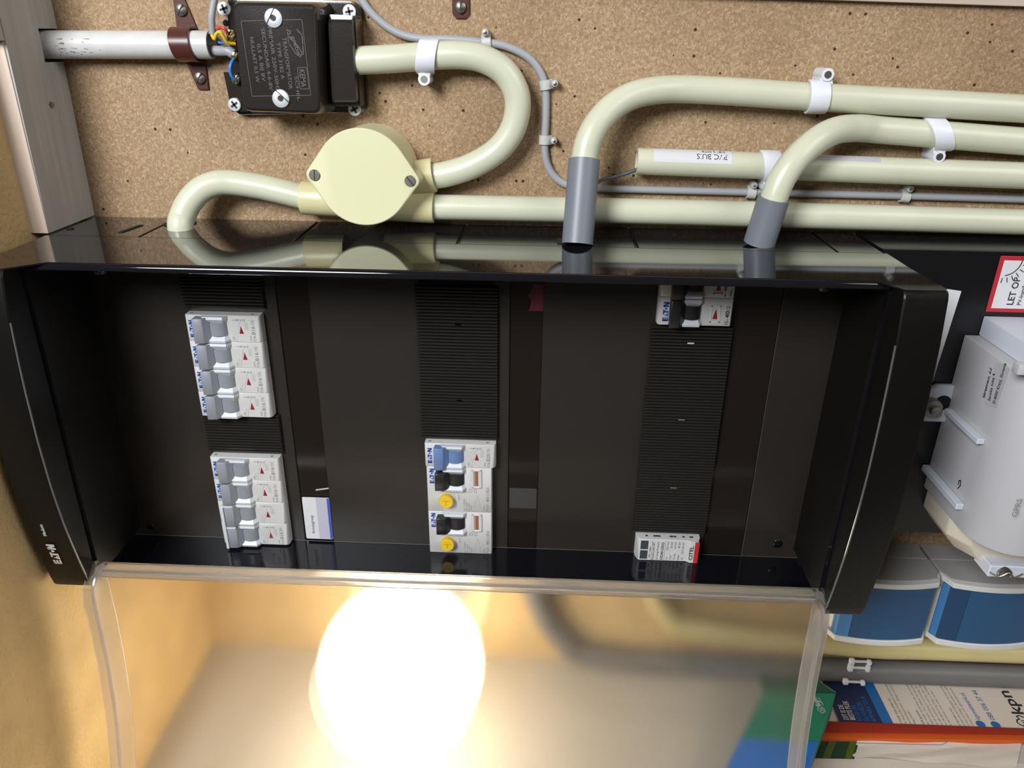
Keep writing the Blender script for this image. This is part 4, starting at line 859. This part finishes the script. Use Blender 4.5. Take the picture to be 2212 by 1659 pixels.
# ------------------------------------------------------------------ the two blue and white boxes
VTD, VBD = -.3575, -.4150
def bluebox(label, u0, u1, nL, nR):
    o = Vector(((u0+u1)/2, (VTD+VBD)/2, .0005)); t = thing('service_box', label, 'connection box', o, 'blue and white service boxes')
    wf = .0470; bulge = .0055
    def front(off, s):                                    # convex front, chamfered ends
        x = u0+(u1-u0)*s; return (x, wf-off+bulge*(1-(2*s-1)**2)-(.008 if s in (0, 1) else 0))
    ss = [0, .06]+[.06+.88*k/10 for k in range(1, 10)]+[.94, 1]
    def slab(v0, v1, w0, off, m, nm, gr=0):
        rs = []
        for v in (v0, v1): rs.append([(u0+gr, v, w0)]+[(min(max(front(off, s)[0], u0+gr), u1-gr), v, front(off, s)[1]) for s in ss]+[(u1-gr, v, w0)])
        return MB().loft(rs).build(nm, m, t, bevel=.0004, seg=1, smooth=20)
    slab(VTD, VTD-.0025, .0205, .0045, 'devgrey', 'upper_face'); slab(VTD-.0026, VBD+.0026, .0006, .006, 'devwhite', 'housing', .0006)
    slab(VTD-.0005, VTD-.0048, .034, 0, 'devwhite', 'upper_rim'); slab(VBD+.0048, VBD, .020, 0, 'devwhite', 'lower_rim')
    # blue panel with a fold near its left end
    for a, c, m_, nm in (((.05, .18, 'devbluelit', 'blue_flank'), (.184, 1.0, 'devblue', 'blue_panel')) if nL else ((.012, .05, 'devbluelit', 'blue_edge'), (.05, .22, 'devblueshade', 'blue_flank'), (.224, 1.0, 'devblue', 'blue_panel'))):  # lit and shaded tones of the one blue painted on the flanks
        rs = []
        for v in (VTD-.0050, VBD+.0050):
            sx = [a+(c-a)*k/10 for k in range(11)]
            P = []
            for s in sx:
                x = u0+(u1-u0)*s; e = .0012 if s < .06 or s > .94 else 0; P.append((x, v, wf-.0012+bulge*(1-(2*s-1)**2)-(max(0, .06-s)+max(0, s-.94))*.12))
            rs.append([(P[0][0], v, .036 if nL else .0415)]+P+[(P[-1][0], v, .036 if nL else .0415)])
        MB().loft(rs).build(nm, m_, t, smooth=20)
    MB().box((u0+.0006, VBD+.003, .0005), (u1-.0006, VTD, .020)).build('back_box', 'devgrey', t, bevel=.0004, seg=1)
uA = at(1795, 1330, .040).x; uM1 = at(2058, 1262, .047).x
bluebox('blue-fronted white box, the left one, partly behind the cabinet corner', .2245, .2990, True, True)
bluebox('blue-fronted white box cut off by the right picture edge', .3005, .3750, False, True)
# ------------------------------------------------------------------ lower right: conduits, papers, carton
pipe('conduit', 'yellow-cream conduit along the rear wall under the blue boxes', 'pipe',
     [Vector((.095, -.34, -.042)), Vector((.098, -.40, -.046)), Vector((.104, -.445, -.0500)), Vector((.122, -.480, -.0520)), Vector((.150, -.497, -.0525)), at(1850, 1396, -.0525), at(2000, 1402, -.0525), at(2280, 1412, -.0525)], .0098, mat('yellow_pvc', (.66, .57, .27), .4), 20)  # yellower than the other cream conduits
pipe('conduit', 'thick grey conduit in the corner above the papers', 'pipe',
     [Vector((-.01, -.34, -.040)), Vector((-.006, -.42, -.046)), Vector((.006, -.475, -.049)), Vector((.03, -.515, -.0505)), Vector((.07, -.534, -.0505)), at(1800, 1446, -.0505), at(2000, 1453, -.0505), at(2280, 1464, -.0505)], .0108, 'railgrey', 20)
def hclip(label, x, y, single):
    c = at(x, y, -.034); t = thing('conduit_clip', label, 'pipe clip', c, 'white clips on the grey conduit'); f = Fr(c, k=.001)
    for k in ((0,) if single else (0, 1)):
        MB().box((-10, -2-k*8.5, -1), (-5.5, 3-k*6, 3), f).build('jaw', 'clip', t, bevel=.0008); MB().box((6, -2.4-k*8, -1), (9.6, 1.8-k*6, 3), f).build('jaw', 'clip', t, bevel=.0008)
        MB().box((-5.5, -.8-k*7.5, -.5), (6, .8-k*7.5, 1.5), f).build('bridge', 'clip', t, bevel=.0004)
hclip('white double clip on the upper edge of the grey conduit', 1858, 1428, False)
hclip('small white clip on the lower edge of the grey conduit', 1844, 1472, True)
vp = VS+.0006
def sheet_uw(name, m, pts, v, th, parent=None, **k):      # flat sheet on the side wall from points (u,w)
    return MB().loft([[(u, v, w) for u, w in pts], [(u, v+th, w) for u, w in pts]]).build(name, m, parent, **k)
# brochure
A = lambda x, y, v=vp: (lambda q: (q.x, q.z))(av(x, y, v))
bl, br_ = .2730, .4700; w0b, w1b = -.050, .006
t = thing('brochure', 'folded fibre network brochure with contact lines, tucked behind the grey conduit', 'brochure', (.36, vp, -.02))
sheet_uw('sheet', 'brochure', [(bl, w0b), (br_, w0b), (br_, w1b), (bl, w1b)], vp, .0006, t)
x1, x2 = A(1884, 1520)[0], A(1870, 1520)[0]
xa = av(1892, 1478, vp).x
xs0 = (av(1880, 1500, vp).x)
sheet_uw('navy_field', 'navy', [(bl, w0b), (bl+.038, w0b), (bl+.038, w1b), (bl, w1b)], vp+.0007, .0001, t)
sheet_uw('blue_stripe', 'midblue', [(bl+.038, w0b), (bl+.0475, w0b), (bl+.0475, w1b), (bl+.038, w1b)], vp+.0007, .0001, t)
ftx = lambda u, w: Fr((u, vp+.0008, w), (0, 0, -1), (-1, 0, 0), .001)
b = MB()
for k, s in enumerate(('DIT IS DE', 'BESTE PLEK')): text(b, s, ftx(bl+.0095+k*.0058, -.001), 6.4, .06, (16.5, 21.5)[k])
b.build('headline', 'brochure', t)
b = MB()
for k, s in enumerate(('VOOR UW', 'GLASVEZEL-', 'APPARATUUR')): text(b, s, ftx(bl+.0212+k*.0062, .0), 6.6, 0, (17.5, 24, 29)[k])
b.build('headline_second', 'midblue', t)
b = MB(); c_ = 0
words = ['U heeft deze plek vrij', 'Op deze plek installeert uw provider', 'glasvezelapparatuur. Zorgt u ervoor', 'leeg blijft?', '', '100% garantie', 'Een veilige verbinding van ons netwerk', 'of glasvezel. Dan hebben we een plek', 'aan de aansluiting in uw woning. Zo', 'kan een monteur er snel bij. Als u kunt', 'van de aansluiting hulp in de kabel', 'als wij komen. Lees meer verder', '', 'Zo bereikt u ons', 'Ga naar de servicepagina via kpnnetwerk', 'bel ons of vraag in de winkel om advies', 'Of lees meer over glasvezelnetwerk']
for k, s in enumerate(words):
    if s: text(b, s, ftx(bl+.0555+k*.0039, .002), 2.9, .05 if k in (0, 5, 13) else 0, min(1.33*len(s), 50))
b.build('body_text', 'greyink', t)
b = MB(); text(b, 'kpnnetwerk.nl', ftx(bl+.1270, -.0075), 6.4, 0, 30); text(b, '088 006 37 44', ftx(bl+.1400, -.0075), 6.4, 0, 34); b.build('contact_text', 'midblue', t)
b = MB()
for k in (.1245, .1375): b.lathe(Fr((bl+k, vp+.0008, -.0022), (0, 0, 1), (1, 0, 0), .001), [(3.9, 0), (3.9, .1), (.1, .12)], 22)
b.build('round_icons', 'midblue', t)
def crown(b, f, s):                                       # outlined crown mark
    b.stroke([(s*x, s*y) for x, y in ((-1.5, -1.6), (-2.6, .4), (-2.2, 1.3), (-1.2, 1.0), (-.9, 1.9), (0, 2.3), (.9, 1.9), (1.2, 1.0), (2.2, 1.3), (2.6, .4), (1.5, -1.6), (0, -2.0), (-1.5, -1.6))], .34*s, f)
    b.stroke([(s*x, s*y) for x, y in ((-1.1, -.6), (0, -1.0), (1.1, -.6))], .3*s, f)
    for x in (-.7, 0, .7): b.stroke([(s*x, s*-.1), (s*x, s*.7)], .3*s, f)
b = MB(); f = Fr((bl+.165, vp+.0008, -.006), (0, 0, -1), (-1, 0, 0), .001); crown(b, f, 3.0); text(b, 'kpn', Fr(f(9.5, -4.5), (0, 0, -1), (-1, 0, 0), .001), 15, .25, 27); b.build('network_mark', 'ink', t)
# red and orange folders
for nm, lab, m_, (ya, yb), (yc, yd), th, dv in (('folder', 'red card folder edge under the brochure', 'redcard', (1556, 1574), (1583, 1589), .0060, 0), ('folder', 'bright orange card folder edge below the red one', 'orangecard', (1581, 1588), (1597, 1604), .0060, .0)):
    a0_, a1_ = av(1740, ya, vp+.004), av(2240, yb, vp+.004); b0_, b1_ = av(1740, yc, vp+.004), av(2240, yd, vp+.004)
    b = MB().loft([[(a0_.x, vp+.0012, a0_.z), (a1_.x, vp+.0012, a1_.z), (b1_.x, vp+.0012, b1_.z), (b0_.x, vp+.0012, b0_.z)], [(a0_.x, vp+th*.7, a0_.z), (a1_.x, vp+th*.7, a1_.z), (b1_.x, vp+th, b1_.z), (b0_.x, vp+th, b0_.z)]])
    tag(b.build(nm, m_, org=a0_, bevel=.0006, seg=2), lab, 'folder')
# envelope and dark green card
e = [av(x, y, vp+.0012) for x, y in ((1856, 1590), (2207, 1602), (2194, 1662), (1838, 1637))]
t = thing('envelope', 'crumpled white envelope below the folders', 'envelope', e[0])
rs = []
nx, ny = 26, 10; vs = []; fs = []
for j in range(ny+1):
    for i in range(nx+1):
        s_, r_ = i/nx, j/ny; p = (e[0]*(1-s_)+e[1]*s_)*(1-r_)+(e[3]*(1-s_)+e[2]*s_)*r_
        z = .0012*math.sin(s_*9+r_*3)*math.cos(r_*4-s_*5)+.0009*abs(math.sin(s_*7+r_*6)); vs.append((p.x, vp+.0012+max(z, -.0004)+.0006, p.z))
for j in range(ny):
    for i in range(nx): fs.append((j*(nx+1)+i, j*(nx+1)+i+1, (j+1)*(nx+1)+i+1, (j+1)*(nx+1)+i))
MB().add(vs, fs).build('paper', 'envelope', t, smooth=12)
p = [av(x, y, vp+.004) for x, y in ((1850, 1606), (2040, 1610), (2050, 1604))]
MB().tube([av(1850, 1605, vp+.0035), av(2035, 1609, vp+.0035), av(2048, 1602, vp+.0035)], .00025, 6).build('flap_line', 'greyink', t)
g = [av(x, y, vp+.0016) for x, y in ((1772, 1590), (1858, 1592), (1845, 1640), (1748, 1638))]
t = thing('card', 'dark green striped card beside the green carton', 'card', g[0])
def quadpart(nm, m_, s0, s1, lift):
    L_ = lambda s: (g[0]*(1-s)+g[1]*s, g[3]*(1-s)+g[2]*s)
    a, d_ = L_(s0); b_, c_ = L_(s1); q = [a, b_, c_, d_]; MB().loft([[(p.x, p.y+lift, p.z) for p in q], [(p.x, p.y+lift+.0002, p.z) for p in q]]).build(nm, m_, t)
quadpart('sheet', 'dgreen', 0, 1, .0002)
for s0, s1 in ((.28, .46), (.78, .95)): quadpart('olive_stripe', 'olive', s0, s1, .0005)
q = [av(x, y, vp+.0004) for x, y in ((1700, 1632), (2260, 1652), (2260, 1720), (1700, 1720))]
b = MB().loft([[(p.x, vp+.0002, p.z) for p in q], [(p.x, vp+.0010, p.z) for p in q]]); tag(b.build('paper_sheet', 'brochure', org=q[0]), 'plain beige sheet at the bottom right edge', 'paper')
# green carton
VK = -.512
k0, k1, k2 = av(1806, 1497, VK), av(1745, 1659, VK), av(1766, 1600, VK)
ur = k0.x; t = thing('carton', 'green and blue cardboard carton half behind the clear cover', 'carton', (ur-.03, vp+.003, .05))
ue = k0.x-(k1.x-k0.x)*0
def cart(w0_, w1_, m_, nm):
    f_ = lambda w: k0.x+(k1.x-k0.x)*(w-k0.z)/(k1.z-k0.z)
    MB().hexa([(f_(w0_)-.062, vp+.0075, w0_), (f_(w0_), vp+.0075, w0_), (f_(w1_), vp+.0075, w1_), (f_(w1_)-.062, vp+.0075, w1_)], [(f_(w0_)-.062, VK, w0_), (f_(w0_), VK, w0_), (f_(w1_), VK, w1_), (f_(w1_)-.062, VK, w1_)]).build(nm, m_, t, bevel=.0006, seg=1)
cart(k0.z, k2.z, 'kgreen', 'green_sleeve'); cart(k2.z+.0002, .115, 'kblue', 'blue_sleeve')
MB().hexa([(k0.x-.062, VK-.001, k0.z-.0004), (k0.x-.001, VK-.001, k0.z-.0004), (k0.x-.014, VK-.001, k0.z-.016), (k0.x-.062, VK-.001, k0.z-.016)], [(k0.x-.062, VK, k0.z-.0004), (k0.x-.001, VK, k0.z-.0004), (k0.x-.014, VK+.001, k0.z-.016), (k0.x-.062, VK+.001, k0.z-.016)]).build('flap', 'kgreen2', t)
b = MB().stroke([(0, 0), (13.5, 16)], .4, Fr((k0.x, VK+.0005, k0.z), (-1, 0, 0), (0, 0, -1), .001)); b.build('perforated_edge', 'silver', t)
p = av(1774, 1533, VK+.0003); b = MB(); f = Fr((p.x, VK+.0002, p.z), (-.17, 0, -1), (-1, 0, .17), .001); crown(b, f, 1.4); text(b, 'kpn', Fr(f(4.4, -2.0), f.x, f.y, .001), 6.2, .12, 10.5); text(b, 'netwerk', Fr(f(4.6, -4.6), f.x, f.y, .001), 2.2, 0, 8); b.build('network_mark', 'paper', t)
# ------------------------------------------------------------------ the lamp on the side wall
lc = Vector((-.1030, -.4570, .0490)); RL = .0640
t = thing('wall_lamp', 'round lit globe lamp glowing behind the frosted cover', 'lamp', (lc.x, lc.y, WB))
sph = []
for k in range(1, 24):
    a = math.pi*k/24; sph.append((RL*math.sin(a), -RL*math.cos(a)))
MB().lathe(Fr(lc, (1, 0, 0), (0, 0, -1), 1.0), sph, 40).build('globe', 'globe', t, smooth=80)
MB().lathe(Fr((lc.x, lc.y, WB+.0004), k=1), [(.042, 0), (.042, .010), (.032, .016), (.022, .020), (.022, .054)], 32).build('base_ring', 'brass2', t)
for o in bpy.data.objects:
    if '_o' in o: del o['_o']
